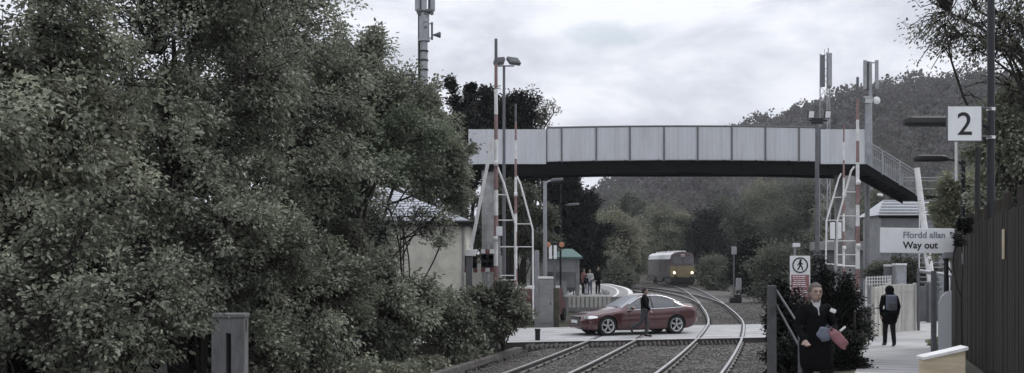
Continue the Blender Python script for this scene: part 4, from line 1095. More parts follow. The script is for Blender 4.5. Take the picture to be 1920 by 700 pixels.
def fence_at(px):
    k = min(range(len(fl)), key=lambda i: abs(CX + F * fl[i][0] / fl[i][1] - px)); p, q = fl[max(k - 1, 0)], fl[min(k + 1, len(fl) - 1)]
    return fl[k], math.atan2(q[1] - p[1], q[0] - p[0])
for px_, ya, yb, m_, lab in ((1808, 440, 496, 'cleanwhite', 'narrow white marker strip on the dark fence nearest the way out sign'), (1886, 430, 486, 'rawwood', 'narrow cream marker strip on the dark fence near the right edge')):
    p, an = fence_at(px_); Y = p[1]; mb = MB(); h = Zat(ya, Y) - Zat(yb, Y); w = .20 if px_ < 1850 else .24
    mb.bbox((0, 0, 0), (w, .02, h), .006); o = simple('marker_strip', mb, M[m_], lab, 'marker')
    nn = Vector((math.sin(an), -math.cos(an), 0)); nn = -nn if nn.x > 0 else nn
    o.location = Vector((p[0], p[1], (Zat(ya, Y) + Zat(yb, Y)) / 2)) + nn * .04; o.rotation_euler = (0, 0, an); o['group'] = 'marker strips on the dark fence'
# number sign
Y = 20.5
s = thing('platform_number_sign', 'square white sign with a black 2 strapped to the tall black pole', 'sign', (Xat(1808, Y), Y, Zat(266, Y)))
w = Xat(1841, Y) - Xat(1775, Y); zc = (Zat(198, Y) + Zat(266, Y)) / 2 - s.location.z; xc = Xat(1808, Y) - s.location.x
mb = MB(); mb.bbox((xc, 0, zc), (w, .035, w * 1.02), .012); build('face', mb, M['cleanwhite'], s)
mb = MB(); e = w / 2
for a in (-1, 1): mb.box((xc + a * (e - .008), .004, zc), (.018, .05, w * 1.03)); mb.box((xc, .004, zc + a * (e * 1.02 - .008)), (w, .048, .018))
build('frame', mb, M['galvdark'], s)
text_mesh('number', '2', w * .92, M['black'], s, (xc, -.022, zc - w * .32), align='CENTER', ext=.002, bold=.003)
for py in (205, 258):
    px_ = Xat(1858, 21) - s.location.x; zz = Zat(py, 21) - s.location.z
    mb = MB(); mb.tube([(px_, .5, zz - .03), (px_, .5, zz + .03)], .082, 14); build('strap', mb, M['cleanwhite'], s)
    mb = MB(); mb.bar((xc + w * .3, .05, zz), (px_, .46, zz), .04, .04); build('bracket', mb, M['galvdark'], s)
Y = 27.3; s = thing('white_pole', 'short white pole clamped to the black lamp post under the number sign', 'pole', (Xat(1795, Y), Y, Zat(335, Y)))
mb = MB(); mb.cyl((0, .05, -.05), (0, .05, Zat(240, Y) - s.location.z), .045, 10); build('shaft', mb, M['white'], s)
mb = MB()
for zz in (0.02, .16): mb.bbox((.06, .12, zz), (.26, .16, .04), .008)
build('clamp', mb, M['galv'], s)
# way out sign
Y = 22.0
s = thing('way_out_sign', 'wide white sign board with the words Ffordd allan and Way out', 'sign', (Xat(1776, Y), Y, pathz(Y) - .1))
zg = s.location.z; x0, x1 = Xat(1650, Y) - s.location.x, Xat(1789, Y) - s.location.x; z0, z1 = Zat(475, Y) - zg, Zat(428, Y) - zg
mb = MB(); mb.bbox(((x0 + x1) / 2, 0, (z0 + z1) / 2), (x1 - x0, .04, z1 - z0), .01, M=Matrix.Rotation(.012, 3, 'Y')); build('board', mb, M['cleanwhite'], s)
tx = Xat(1692, Y) - s.location.x
M['greytext'] = mat('grey lettering', (.22, .23, .25), .5, .05, 3)
text_mesh('welsh_text', 'Ffordd allan', .185, M['greytext'], s, (tx, -.024, z0 + .315), ext=.002, bold=.003)
text_mesh('english_text', 'Way out', .20, M['black'], s, (tx + .005, -.024, z0 + .10), ext=.002, bold=.004)
mb = MB(); mb.cyl((0, .05, 0), (0, .05, z1 - .05), .045, 10); build('post', mb, M['black'], s)
mb = MB(); mb.bbox((.03, 0, Zat(479, Y) - zg), (.24, .12, .13), .02); build('bracket_box', mb, M['galv'], s)
Y = 21.7
t = thing('grey_screen', 'tall narrow pale grey panel at the foot of the way out sign', 'panel', (Xat(1771, Y), Y, pathz(Y) - .1))
zg = t.location.z; h = Zat(545, Y) - zg
mb = MB(); mb.prism([(-.12, 0), (.13, 0), (.13, h), (.03, h - .03), (-.06, h - .12), (-.12, h - .25)], lambda a, b_: (a, -.03, b_), lambda a, b_: (a, .03, b_)); build('panel', mb, M['panel'], t)
mb = MB(); mb.bbox((-.2, .05, h / 2 + .2), (.09, .09, h + .4), .01); build('frame_post', mb, M['galvdark'], t)

# warning sign
Y = 21.3
s = thing('warning_sign', 'no pedestrians sign with a white top and red lower half on a thin post', 'sign', (Xat(1500, Y), Y, 0))
w = Xat(1519, Y) - Xat(1481, Y); zt, zm, zb = Zat(480, Y), Zat(514, Y), Zat(571, Y)
mb = MB(); mb.bbox((0, 0, (zt + zb) / 2), (w, .02, zt - zb), .006); build('board', mb, M['cleanwhite'], s)
mb = MB(); mb.bbox((0, -.013, (zm + zb) / 2 + .01), (w * .88, .008, zm - zb - .05), .002); build('red_panel', mb, M['signred'], s)
mb = MB(); rngs = random.Random(2)
for k in range(13):
    zz = zm - .05 - k * (zm - zb - .10) / 12.6; x = -w * .36
    for _ in range(rngs.randint(4, 8)):
        l = rngs.uniform(.03, .09)
        if x + l > w * .38: break
        mb.box((x + l / 2, -.019, zz), (l, .004, (.013 if k % 4 else .02))); x += l + .014
build('text_lines', mb, M['cleanwhite'], s)
zc = (zt + zm) / 2 - .005; R = .145
mb = MB(); ring = [(R * math.cos(a), -.014, zc + R * math.sin(a)) for a in np.linspace(0, 2 * math.pi, 33)]
mb.tube(ring, .013, 6, cap=False); build('prohibition_ring', mb, M['black'], s)
mb = MB()
for a, b_, r in (((0, .055), (.005, .0), .026), ((.002, .0), (-.045, -.09), .015), ((.005, .0), (.04, -.045), .015), ((.04, -.045), (.045, -.095), .013), ((-.01, .05), (-.05, .0), .011), ((.01, .05), (.05, .02), .011)):
    mb.capsule((a[0], -.013, zc + a[1]), r, (b_[0], -.013, zc + b_[1]), r * .9, 8)
mb.ell((.008, -.013, zc + .095), (.024, .008, .026), 10)
for i in range(len(mb.v)): mb.v[i] = (mb.v[i][0], -.013 + (mb.v[i][1] + .013) * .3, mb.v[i][2])
build('walking_figure', mb, M['black'], s)
mb = MB(); mb.cyl((0, .03, -.3), (0, .03, zt - .05), .03, 8); build('post', mb, M['galv'], s)

M['darkconcrete'] = mat('dark weathered concrete', (.095, .095, .097), .9, .35, 3, .3, 30)
# handrails either side of the path
p = thing('concrete_post', 'slim grey concrete post left of the woman with handrails running down from it', 'post', (Xat(1447, 16.7), 16.7, -.3))
h = Zat(535, 16.7) + .3
mb = MB(); mb.bbox((0, 0, h / 2), (.125, .13, h), .015); build('shaft', mb, M['darkconcrete'], p)
r = thing('sloping_handrail', 'pair of dark sloping handrails between the concrete post and the woman', 'handrail', (Xat(1447, 16.7), 16.6, -.3))
def rl(px, py, Y): return at(px, py, Y) - r.location
for a, b_ in (((1456, 545, 16.6), (1499, 612, 14.1)), ((1456, 573, 16.6), (1501, 655, 14.1))):
    mb = MB(); mb.tube([rl(*a), rl(*b_)], .018, 8); build('rail', mb, M['navy'], r)
mb = MB(); q = rl(1500, 612, 14.1); mb.tube([(q.x, q.y, 0), q + Vector((0, 0, .05))], .03, 8); build('post', mb, M['galvdark'], r)
ph = [pt for pt in offset(centre, -1.02) if 22.5 < pt[1] < 36.5]
r = thing('path_handrail', 'long dark railing with a lighter top rail along the left side of the path', 'railing', (ph[0][0], ph[0][1], pathz(ph[0][1])))
def pr_(pt, dz): return Vector((pt[0], pt[1], pathz(pt[1]) + dz)) - r.location
mb = MB(); mb.tube([pr_(q, 1.12) for q in ph], .026, 6); build('top_rail', mb, M['galv'], r)
for dz in (.75, .38):
    mb = MB(); mb.tube([pr_(q, dz) for q in ph], .018, 6); build('lower_rail', mb, M['rust'], r)
for q in ph[::4]:
    mb = MB(); mb.tube([pr_(q, -.05), pr_(q, 1.12)], .024, 6); build('post', mb, M['rust'], r)

# pale concrete fence at the bend of the path
a0 = np.array([Xat(1637, 35.5), 35.5]); a1 = np.array([Xat(1665, 40.0), 40.0]); a2 = np.array([Xat(1715, 41.2), 41.2])
f = thing('concrete_fence', 'pale concrete panel fence at the bend of the path behind the man with the rucksack', 'fence', (a1[0], a1[1], -.1))
def seg_fence(a, b, n, zt):
    d = (b - a) / n; an = math.atan2(d[1], d[0]); L_ = np.linalg.norm(d)
    for i in range(n):
        c = a + d * (i + .5) - a1
        mb = MB(); mb.bbox((c[0], c[1], zt / 2), (L_ - .10, .06, zt), .01, rz=an); mb.bbox((c[0], c[1], zt - .14), (L_ - .08, .085, .3), .015, rz=an); build('panel', mb, M['pale_concrete'], f)
    for i in range(n + 1):
        c = a + d * i - a1; mb = MB(); mb.bbox((c[0], c[1], zt / 2 + .02), (.10, .11, zt + .06), .012, rz=an); build('post', mb, M['pale_concrete'], f)
seg_fence(a1, a2, 2, Zat(534, 40.5) + .1); seg_fence(a0, a1, 4, Zat(538, 38) + .1)
Y = 40.4
t = thing('lattice_panel', 'small white lattice panel on top of the pale concrete fence', 'lattice', (Xat(1648, Y), Y, 0))
mb = MB()
for px_ in range(1625, 1672, 5): mb.bar((Xat(px_, Y) - t.location.x, 0, Zat(536, Y)), (Xat(px_, Y) - t.location.x, 0, Zat(519, Y) + (px_ - 1625) * .001), .035, .03)
for py in (520, 526, 532): mb.bar((Xat(1624, Y) - t.location.x, -.02, Zat(py + 1, Y)), (Xat(1671, Y) - t.location.x, -.02, Zat(py - 1, Y)), .03, .03)
build('lattice', mb, M['white'], t)
for px_ in (1625, 1670):
    mb = MB(); mb.bar((Xat(px_, Y) - t.location.x, .05, 0), (Xat(px_, Y) - t.location.x, .05, Zat(522, Y)), .06, .06); build('post', mb, M['white'], t)
# grey wall and kerb at the end of the path
mb = MB(); mb.bbox((0, 0, .8), (2.2, .15, 1.9), .02); simple('grey_wall', mb, M['galvdark'], 'dark grey wall panel between the concrete fence and the stairs', 'wall', (Xat(1715, 48.5), 48.5, -.2))

M['pillar'] = mat('stained concrete', (.21, .21, .215), .9, .25, 3, .3, 30, dirt=(.05, .048, .045), dscale=2.2, damt=.9, stretch=(1, 1, .3))
# concrete pillar in the hedge
Y = 18.6
p = thing('concrete_pillar', 'weathered capped concrete pillar with a dark slot among leaves at the lower left', 'pillar', (Xat(431, Y), Y, -.3))
h = Zat(588, Y) + .3; w = (Xat(463, Y) - Xat(400, Y))
R = Matrix.Rotation(.05, 3, 'Z')
def pb(name, c, s, m, b=.012, par=p):
    mb = MB(); mb.bbox(R @ Vector(c), s, b, M=R); return build(name, mb, m, par)
pb('body', (-w * .27, 0, h / 2 - .04), (w * .42, .34, h - .1), M['pillar']); pb('body', (w * .29, 0, h / 2 - .04), (w * .40, .34, h - .1), M['pillar'])
pb('body', (0, 0, h - .2), (w * .98, .33, .28), M['pillar']); pb('slot_back', (0, .1, h / 2 - .1), (w * .2, .1, h - .3), M['black'], .004)
pb('cap', (0, 0, h - .03), (w * 1.04, .40, .07), M['pillar'], .02)

# grit bin at the lower right
Y = 11.0
g = thing('grit_bin', 'tan box with a sloping pale lid at the bottom right', 'box', (Xat(1772, Y), Y, pathz(Y)))
x0, x1 = Xat(1730, Y) - g.location.x, Xat(1812, Y) - g.location.x; za, zb_ = Zat(675, Y) - g.location.z, Zat(657, Y) - g.location.z
mb = MB()
def gq(a, y, z): return (a, y, z)
mb.prism([(x0, 0), (x1, 0), (x1, zb_), (x0, za)], lambda a, b_: (a, -.02 + (a - x0) * .1, b_), lambda a, b_: (a + .02, .16 + (a - x0) * .1, b_)); build('box', mb, M['rawwood'], g)
mb = MB(); mb.prism([(x0 - .015, za + .002), (x1 + .02, zb_ + .002), (x1 + .02, zb_ + .035), (x1 * .3, (za * .35 + zb_ * .65) + .03), (x0 - .015, za + .03)], lambda a, b_: (a, -.05 + (a - x0) * .1, b_), lambda a, b_: (a + .02, .19 + (a - x0) * .1, b_)); build('lid', mb, M['white'], g)

# small line side signal right of the ballast
Y = 84
s = thing('line_side_signal', 'small line side post with a pale square board right of the bend', 'signal', (Xat(1376, Y), Y, -.3))
mb = MB(); mb.cyl((0, 0, 0), (0, 0, Zat(462, Y) + .3), .06, 8); build('post', mb, M['galvdark'], s)
mb = MB(); mb.bbox((0, -.08, Zat(470, Y) + .3), (.42, .05, .62), .02); build('board', mb, M['galv'], s)
mb = MB(); mb.bbox((.35, -.1, Zat(533, Y) + .3), (.4, .3, .95), .03); build('relay_box', mb, M['galv'], s)
Y = 74
mb = MB(); mb.bbox((0, 0, .28), (.8, .6, .4), .08); mb.bbox((.1, -.1, .55), (.45, .4, .25), .06)
simple('point_machine', mb, M['black'], 'low black point machine box on the ballast right of the bend', 'point machine', (Xat(1379, Y), Y, -.25))
Y = 71
s = thing('platform_sign_post', 'pale small sign on a post left of the low grey platform building', 'sign', (Xat(1490, Y), Y, -.3))
mb = MB(); mb.cyl((0, 0, 0), (0, 0, Zat(458, Y) + .3), .07, 8); build('post', mb, M['galv'], s)
mb = MB(); mb.bbox((0.1, -.06, Zat(460, Y) + .3), (.5, .1, .26), .03); build('sign_head', mb, M['cleanwhite'], s)
# ------------------------------------------------------------------ the red saloon car
def curve(pts, x):
    xs = [p[0] for p in pts]; ys = [p[1] for p in pts]
    return float(sum(np.interp(x + d, xs, ys) * w for d, w in ((-.09, .15), (-.045, .22), (0, .26), (.045, .22), (.09, .15))))
ZTOP = [(-2.36, .55), (-2.30, .68), (-2.15, .76), (-1.9, .83), (-1.3, .925), (-.88, .985), (-.45, 1.22), (-.05, 1.42), (.35, 1.485), (.75, 1.48), (1.15, 1.40), (1.6, 1.20), (1.85, 1.12), (2.2, 1.10), (2.31, 1.04), (2.36, .8)]
ZSH = [(-2.36, .50), (-2.2, .62), (-2.0, .70), (-1.3, .82), (-.8, .88), (0, .92), (1, .95), (1.75, .99), (2.2, .95), (2.36, .72)]
ZBOT = [(-2.36, .28), (-2.2, .19), (-1.9, .17), (1.8, .18), (2.1, .25), (2.36, .42)]
HWD = [(-2.36, .50), (-2.28, .64), (-2.12, .78), (-1.85, .86), (-1.4, .90), (0, .91), (1.4, .905), (1.9, .88), (2.2, .83), (2.33, .74), (2.36, .62)]
def car_sec(x):
    zt, zs, zb, w = curve(ZTOP, x), curve(ZSH, x), curve(ZBOT, x), curve(HWD, x)
    zs = min(zs, zt - .03); wr = max(.93 * w - (zt - zs) * .52, .2)
    return zt, zs, zb, w, wr
def side_y(x, z):
    zt, zs, zb, w, wr = car_sec(x); t = min(max((z - zs) / max(zt - .08 - zs, .02), 0), 1)
    return .935 * w + (wr - .935 * w) * t + .02 * math.sin(math.pi * t)
def top_z(x, y):
    zt, zs, zb, w, wr = car_sec(x); a = min(abs(y) / max(wr, .1), 1)
    return zt - .012 * a * a - .068 * max(0, (a - .72) / .28) ** 2
car = thing('saloon_car', 'maroon saloon car driving left over the level crossing', 'car', (4.50, 39.75, 0.006), math.radians(21))
mb = MB(); NS = 70; half = []
xs = [-2.36 + 4.72 * (i / NS) for i in range(NS + 1)]
rows = []
for x in xs:
    zt, zs, zb, w, wr = car_sec(x); h = zs - zb
    pts = [(0, zb), (.7 * w, zb), (.9 * w, zb + .02), (.965 * w, zb + .1 * h + .02), (.975 * w, zb + .28 * h), (1.0 * w, zb + .45 * h), (1.0 * w, zb + .62 * h), (.985 * w, zb + .74 * h), (.995 * w, zb + .82 * h), (.975 * w, zb + .92 * h), (.945 * w, zs - .004)]
    for t in (.12, .35, .6, .85, 1): z = zs + (zt - .08 - zs) * t if zt - .08 > zs else zs + (zt - .02 - zs) * t * .5; pts.append((side_y(x, z) if zt - .08 > zs else .935 * w + (wr - .935 * w) * t, z))
    for t in (.9, .75, .5, .25, 0): pts.append((wr * t, top_z(x, wr * t)))
    rows.append([(x, -a, b) for a, b in pts] + [(x, a, b) for a, b in pts[-2:0:-1]])
n = len(rows[0])
mb.add([p for r_ in rows for p in r_], [(i * n + k, i * n + (k + 1) % n, (i + 1) * n + (k + 1) % n, (i + 1) * n + k) for i in range(NS) for k in range(n)] + [tuple(range(n)), tuple(range(NS * n + n - 1, NS * n - 1, -1))])
body = build('body', mb, [M['paint'], M['rubber']], car, True)
WX = (-1.45, 1.36); WR = .345
cut = MB()
for x in WX:
    for s_ in (-1, 1): cut.cur = 0; cut.tube([(x, s_ * .58, .345), (x, s_ * 1.1, .345)], .392, 36)
cu = build('cutter', cut, M['rubber'], car)
md = body.modifiers.new('arches', 'BOOLEAN'); md.operation = 'DIFFERENCE'; md.object = cu; md.solver = 'EXACT'
try: md.material_mode = 'TRANSFER'
except Exception: pass
baked(body); bpy.data.objects.remove(cu)
body.data.polygons.foreach_set('use_smooth', [True] * len(body.data.polygons)); body.data.set_sharp_from_angle(angle=math.radians(35))
# glass set 6 mm proud of the body
def side_patch(name, xa, xb, m, s_, lo=.012, hi=.092, off=.007, nx=22):
    mb = MB()
    def fn(u, v):
        x = xa + (xb - xa) * u; zt, zs, zb, w, wr = car_sec(x); z0 = zs + lo; z1 = max(z0 + .004, zt - hi); z = z0 + (z1 - z0) * v
        return (x, s_ * (side_y(x, z) + off), z)
    mb.grid(fn, nx, 8); return build(name, mb, m, car, True)
M['carglass'] = mat('tinted car glass', (.05, .056, .064), .05, .1, 2, spec=1.0, metal=.25, coat=1.0)
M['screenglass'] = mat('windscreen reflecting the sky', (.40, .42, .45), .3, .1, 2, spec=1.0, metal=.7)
for s_ in (-1, 1):
    side_patch('side_window', -.62, .36, M['carglass'], s_); side_patch('side_window', .42, 1.30, M['carglass'], s_); side_patch('side_window', 1.33, 1.66, M['carglass'], s_)
    side_patch('pillar', .36, .42, M['black'], s_, nx=2); side_patch('pillar', 1.30, 1.33, M['black'], s_, nx=2)
    mb = MB(); mb.tube([(x, s_ * (side_y(x, car_sec(x)[1]) + .006), car_sec(x)[1] + .008) for x in np.linspace(-.66, 1.7, 30)], .013, 6); build('window_trim', mb, M['chrome'], car)
    mb = MB(); mb.tube([(x, s_ * (side_y(x, car_sec(x)[0] - .08) - .004), car_sec(x)[0] - .068) for x in np.linspace(-.55, 1.62, 36)], .024, 8); build('roof_trim', mb, M['chrome'], car, True)
    mb = MB(); mb.ell((-.52, s_ * 1.0, .98), (.09, .11, .07), 14); mb.bar((-.5, s_ * .88, .94), (-.5, s_ * .96, .96), .05); build('door_mirror', mb, M['paint'], car, True)
    for x in (.22, 1.12):
        mb = MB(); mb.bbox((x, s_ * (side_y(x, .8) * 1.035), .83), (.19, .035, .03), .01); build('door_handle', mb, M['paint'], car)
    for x in (-.62, .40, 1.28):
        mb = MB()
        def sy(z, x=x):
            zt, zs, zb, w, wr = car_sec(x); t = (z - zb) / (zs - zb); return np.interp(t, [.1, .28, .45, .62, .74, .82, .92, 1], [.965, .975, 1, 1, .985, .995, .975, .945]) * w
        mb.tube([(x + .05 * math.sin(z * 4), s_ * (sy(z) + .001), z) for z in np.linspace(.3, .9, 10)], .005, 5); build('door_seam', mb, M['black'], car)
    # headlamp on the front corner
    mb = MB()
    def hl(u, v):
        x = -2.235 + .40 * u; zt, zs, zb, w, wr = car_sec(x); z0 = .595 + .045 * u; z1 = .70 + .055 * u; z = z0 + (z1 - z0) * v * (1 - .55 * u ** 3)
        t = (z - zb) / (zs - zb); yy = np.interp(t, [.1, .28, .45, .62, .74, .82, .92, 1, 1.3], [.965, .975, 1, 1, .985, .995, .975, .945, .80]) * w
        return (x - .012, s_ * (yy + .008), z)
    mb.grid(hl, 10, 5); build('headlamp', mb, M['chrome'], car, True)
    mb = MB(); mb.ell((-2.20, s_ * .62, .36), (.05, .07, .045), 10); build('fog_lamp', mb, M['galv'], car, True)
    mb = MB(); mb.bbox((2.20, s_ * .66, .88), (.14, .22, .13), .03, rz=s_ * -.6); build('tail_lamp', mb, M['red'], car)
mb = MB()
mb.grid(lambda u, v: (-.83 + .74 * u, (v * 2 - 1) * (car_sec(-.83 + .74 * u)[4] - .05), top_z(-.83 + .74 * u, (v * 2 - 1) * (car_sec(-.83 + .74 * u)[4] - .05)) + .008), 16, 16); build('windscreen', mb, M['screenglass'], car, True)
mb = MB()
mb.grid(lambda u, v: (1.12 + .5 * u, (v * 2 - 1) * (car_sec(1.12 + .5 * u)[4] - .06), top_z(1.12 + .5 * u, (v * 2 - 1) * (car_sec(1.12 + .5 * u)[4] - .06)) + .008), 12, 12); build('rear_window', mb, M['carglass'], car, True)
mb = MB(); mb.prism([(-.36, .68), (.36, .68), (.30, .42), (.24, .36), (-.24, .36), (-.30, .42)], lambda a, b: (-2.37, a, b), lambda a, b: (-2.30, a, b)); g_ = build('grille', mb, M['black'], car)
mb = MB()
for k in range(4): mb.box((-2.376, 0, .45 + k * .06), (.008, .56, .012))
pts = [(-2.374, a, b) for a, b in [(-.36, .68), (.36, .68), (.30, .42), (.24, .36), (-.24, .36), (-.30, .42), (-.36, .68)]]; mb.tube(pts, .012, 6)
build('grille_trim', mb, M['galv'], g_)
mb = MB(); mb.bbox((-2.39, 0, .49), (.012, .52, .115), .004); build('number_plate', mb, M['cleanwhite'], car)
mb = MB(); mb.prism([(-.75, .34), (.75, .34), (.68, .22), (-.68, .22)], lambda a, b: (-2.335 + abs(a) ** 2 * .22, a, b), lambda a, b: (-2.20, a * .9, b)); build('lower_intake', mb, M['rubber'], car)
mb = MB(); mb.box((0, 0, .2), (2.0, 1.5, .06)); build('underbody', mb, M['rubber'], car)
for x in WX:
    for s_ in (-1, 1):
        R = Matrix.Rotation(-math.pi / 2 * s_, 3, 'X') if False else Matrix.Rotation(math.pi / 2 * (1 if s_ < 0 else -1), 3, 'X')
        c = (x, s_ * .79, WR)
        mb = MB(); mb.lathe([(.235, -.1), (.252, .09), (.315, .105), (.345, .075), (WR, .03), (WR, -.07), (.31, -.10), (.215, -.1)], c, R, 36); t_ = build('tyre', mb, M['rubber'], car, True)
        mb = MB(); mb.lathe([(.253, .085), (.249, .095), (.222, .08), (.215, -.05)], c, R, 32)
        mb.lathe([(.001, .07), (.05, .075), (.055, .055), (.05, .0)], c, R, 16)
        for k in range(5):
            a = k * 2 * math.pi / 5 + .3
            for da in (-.13, .13):
                p0 = R @ Vector((.04 * math.cos(a), .04 * math.sin(a), .062)); p1 = R @ Vector((.235 * math.cos(a + da), .235 * math.sin(a + da), .082))
                mb.bar(Vector(c) + p0, Vector(c) + p1, .038, .03)
        build('rim', mb, M['alloy'], t_)
        mb = MB(); mb.lathe([(.001, -.03), (.20, -.03)], c, R, 24); build('brake_disc', mb, M['rubber'], t_)

for x in WX:
    for s_ in (-1, 1):
        mb = MB(); mb.tube([(x, s_ * .60, WR), (x, s_ * .62, WR)], .388, 28)
        mb.grid(lambda u, v: (x + .387 * math.cos(math.pi * (-.12 + 1.24 * u)), s_ * (.62 + .22 * v), WR + .387 * math.sin(math.pi * (-.12 + 1.24 * u))), 24, 2); build('wheel_arch_liner', mb, M['rubber'], car)
# ------------------------------------------------------------------ locomotive
lo = thing('locomotive', 'freight diesel locomotive with lit headlamps coming round the bend', 'locomotive', (18.85, 117.6, 0), -.004)
mb = MB(); HWL = 1.33; LL = 21.0
sec = [(-HWL, 1.05), (-HWL, 3.0), (-1.22, 3.48), (-.80, 3.76), (0, 3.86), (.80, 3.76), (1.22, 3.48), (HWL, 3.0), (HWL, 1.05)]
def lsec(y, hs=1.0, w=1.0): return [(a * w, y, 1.05 + (b - 1.05) * hs) for a, b in sec]
st = [lsec(0.55), lsec(4.2), lsec(LL - .5)]
n = len(sec); vs = [p for s_ in st for p in s_]
mb.add(vs, [(i * n + k, i * n + k + 1, (i + 1) * n + k + 1, (i + 1) * n + k) for i in range(2) for k in (0, 7)]); mb.add(st[2], [tuple(range(n))])
build('body_side', mb, M['locogrey'], lo)
mb = MB(); mb.add(vs, [(i * n + k, i * n + k + 1, (i + 1) * n + k + 1, (i + 1) * n + k) for i in range(2) for k in range(1, 7)])
for k in range(6): mb.bbox((0, 3 + k * 2.8, 3.86), (1.3, 1.6, .14), .04)
build('roof', mb, M['locoroof'], lo)
mb = MB()
fr = [[(-1.30, .10, 1.0), (-.75, -.08, 1.0), (.75, -.08, 1.0), (1.30, .10, 1.0)], [(-1.31, .02, 2.25), (-.75, -.16, 2.25), (.75, -.16, 2.25), (1.31, .02, 2.25)]]
mb.add(fr[0] + fr[1], [(0, 1, 5, 4), (1, 2, 6, 5), (2, 3, 7, 6)]); mb.add([(-1.30, .10, 1.0), (-1.31, .02, 2.25), (-1.33, .55, 2.25), (-1.33, .55, 1.05)], [(0, 1, 2, 3)]); mb.add([(1.30, .10, 1.0), (1.31, .02, 2.25), (1.33, .55, 2.25), (1.33, .55, 1.05)], [(0, 1, 2, 3)])
build('cab_front', mb, M['yellow'], lo)
mb = MB(); up_ = [(-1.31, .02, 2.25), (-.75, -.16, 2.25), (.75, -.16, 2.25), (1.31, .02, 2.25)]; tp_ = [(-1.22, .40, 3.44), (-.75, .28, 3.68), (.75, .28, 3.68), (1.22, .40, 3.44)]
mb.add(up_ + tp_, [(0, 1, 5, 4), (1, 2, 6, 5), (2, 3, 7, 6)]); mb.add([(-1.33, .55, 2.25), (-1.31, .02, 2.25), (-1.22, .40, 3.44), (-1.33, .55, 3.0)], [(0, 1, 2, 3)]); mb.add([(1.33, .55, 2.25), (1.31, .02, 2.25), (1.22, .40, 3.44), (1.33, .55, 3.0)], [(0, 1, 2, 3)])
mb.add([(-1.22, .40, 3.44), (-.75, .28, 3.68), (.75, .28, 3.68), (1.22, .40, 3.44), (1.22, .55, 3.48), (.80, .55, 3.76), (0, .55, 3.86), (-.80, .55, 3.76), (-1.22, .55, 3.48)], [(0, 1, 2, 3, 4, 5, 6, 7, 8)])
build('cab_surround', mb, M['maroon'], lo)
for sg in (-1, 1):
    mb = MB()
    def cabf(u, v):
        x = .10 + 1.02 * u; z = 2.42 + (.90 - .10 * u) * v; h = (z - 2.25) / 1.19; y = -.16 + (z - 2.25) * .308
        if x > .75: y += (.02 + .38 * h - y) * (x - .75) / (1.31 - .09 * h - .75)
        return (sg * x, y - .022, z)
    mb.grid(cabf, 14, 4); build('windscreen', mb, M['glass'], lo)
    mb = MB(); mb.lathe([(.001, 0), (.13, 0), (.13, .05)], (sg * .98, -.13, 1.5), Matrix.Rotation(math.pi / 2, 3, 'X'), 16); build('headlamp', mb, M['headlight'], lo)
    mb = MB(); mb.lathe([(.08, 0), (.08, -.35), (.23, -.36), (.23, -.42), (.001, -.42)], (sg * .87, -.15, .98), Matrix.Rotation(-math.pi / 2, 3, 'X'), 14); build('buffer', mb, M['black'], lo)
mb = MB(); mb.lathe([(.001, 0), (.13, 0), (.13, .05)], (0, .1, 3.38), Matrix.Rotation(math.pi / 2, 3, 'X'), 14); mb.bbox((0, .18, 3.38), (.4, .16, .34), .04); build('top_lamp', mb, mat('pale lamp lens', (.6, .45, .45), .4, .1, 3), lo)
mb = MB(); mb.bbox((0, .3, .72), (2.6, .7, .62), .04); mb.prism([(-1.25, .45), (1.25, .45), (1.05, .12), (-1.05, .12)], lambda a, b: (a, .1, b), lambda a, b: (a, .2, b)); build('buffer_beam', mb, M['black'], lo)
mb = MB(); mb.box((0, LL / 2 + .3, .95), (2.5, LL - .6, .25)); mb.bbox((0, LL / 2, .72), (2.4, 5, .7), .06); build('underframe', mb, M['black'], lo)
for yb in (3.6, LL - 3.6):
    mb = MB(); mb.bbox((-1.1, yb, .62), (.14, 4.4, .34), .05); mb.bbox((1.1, yb, .62), (.14, 4.4, .34), .05)
    for k in range(3): mb.bbox((-1.2, yb - 1.6 + k * 1.6, .55), (.16, .5, .4), .05)
    bg = build('bogie', mb, M['galvdark'], lo)
    for k in range(3):
        mb = MB()
        for sg in (-1, 1): mb.lathe([(.05, -.07), (.5, -.07), (.53, -.05), (.5, .06), (.05, .06)], (sg * .755, yb - 1.6 + k * 1.6, .53), Matrix.Rotation(math.pi / 2, 3, 'Y'), 24)
        build('wheelset', mb, M['rust'], bg)
for y0_, y1_ in ((1.0, 1.55), (3.6, 4.1), (9.0, 9.6)):
    mb = MB(); mb.box((-1.335, (y0_ + y1_) / 2, 2.2 if y0_ > 1.2 else 2.6), (.02, y1_ - y0_, 1.4 if y0_ > 1.2 else .6)); build('side_door' if y0_ > 1.2 else 'side_window', mb, M['black'], lo)


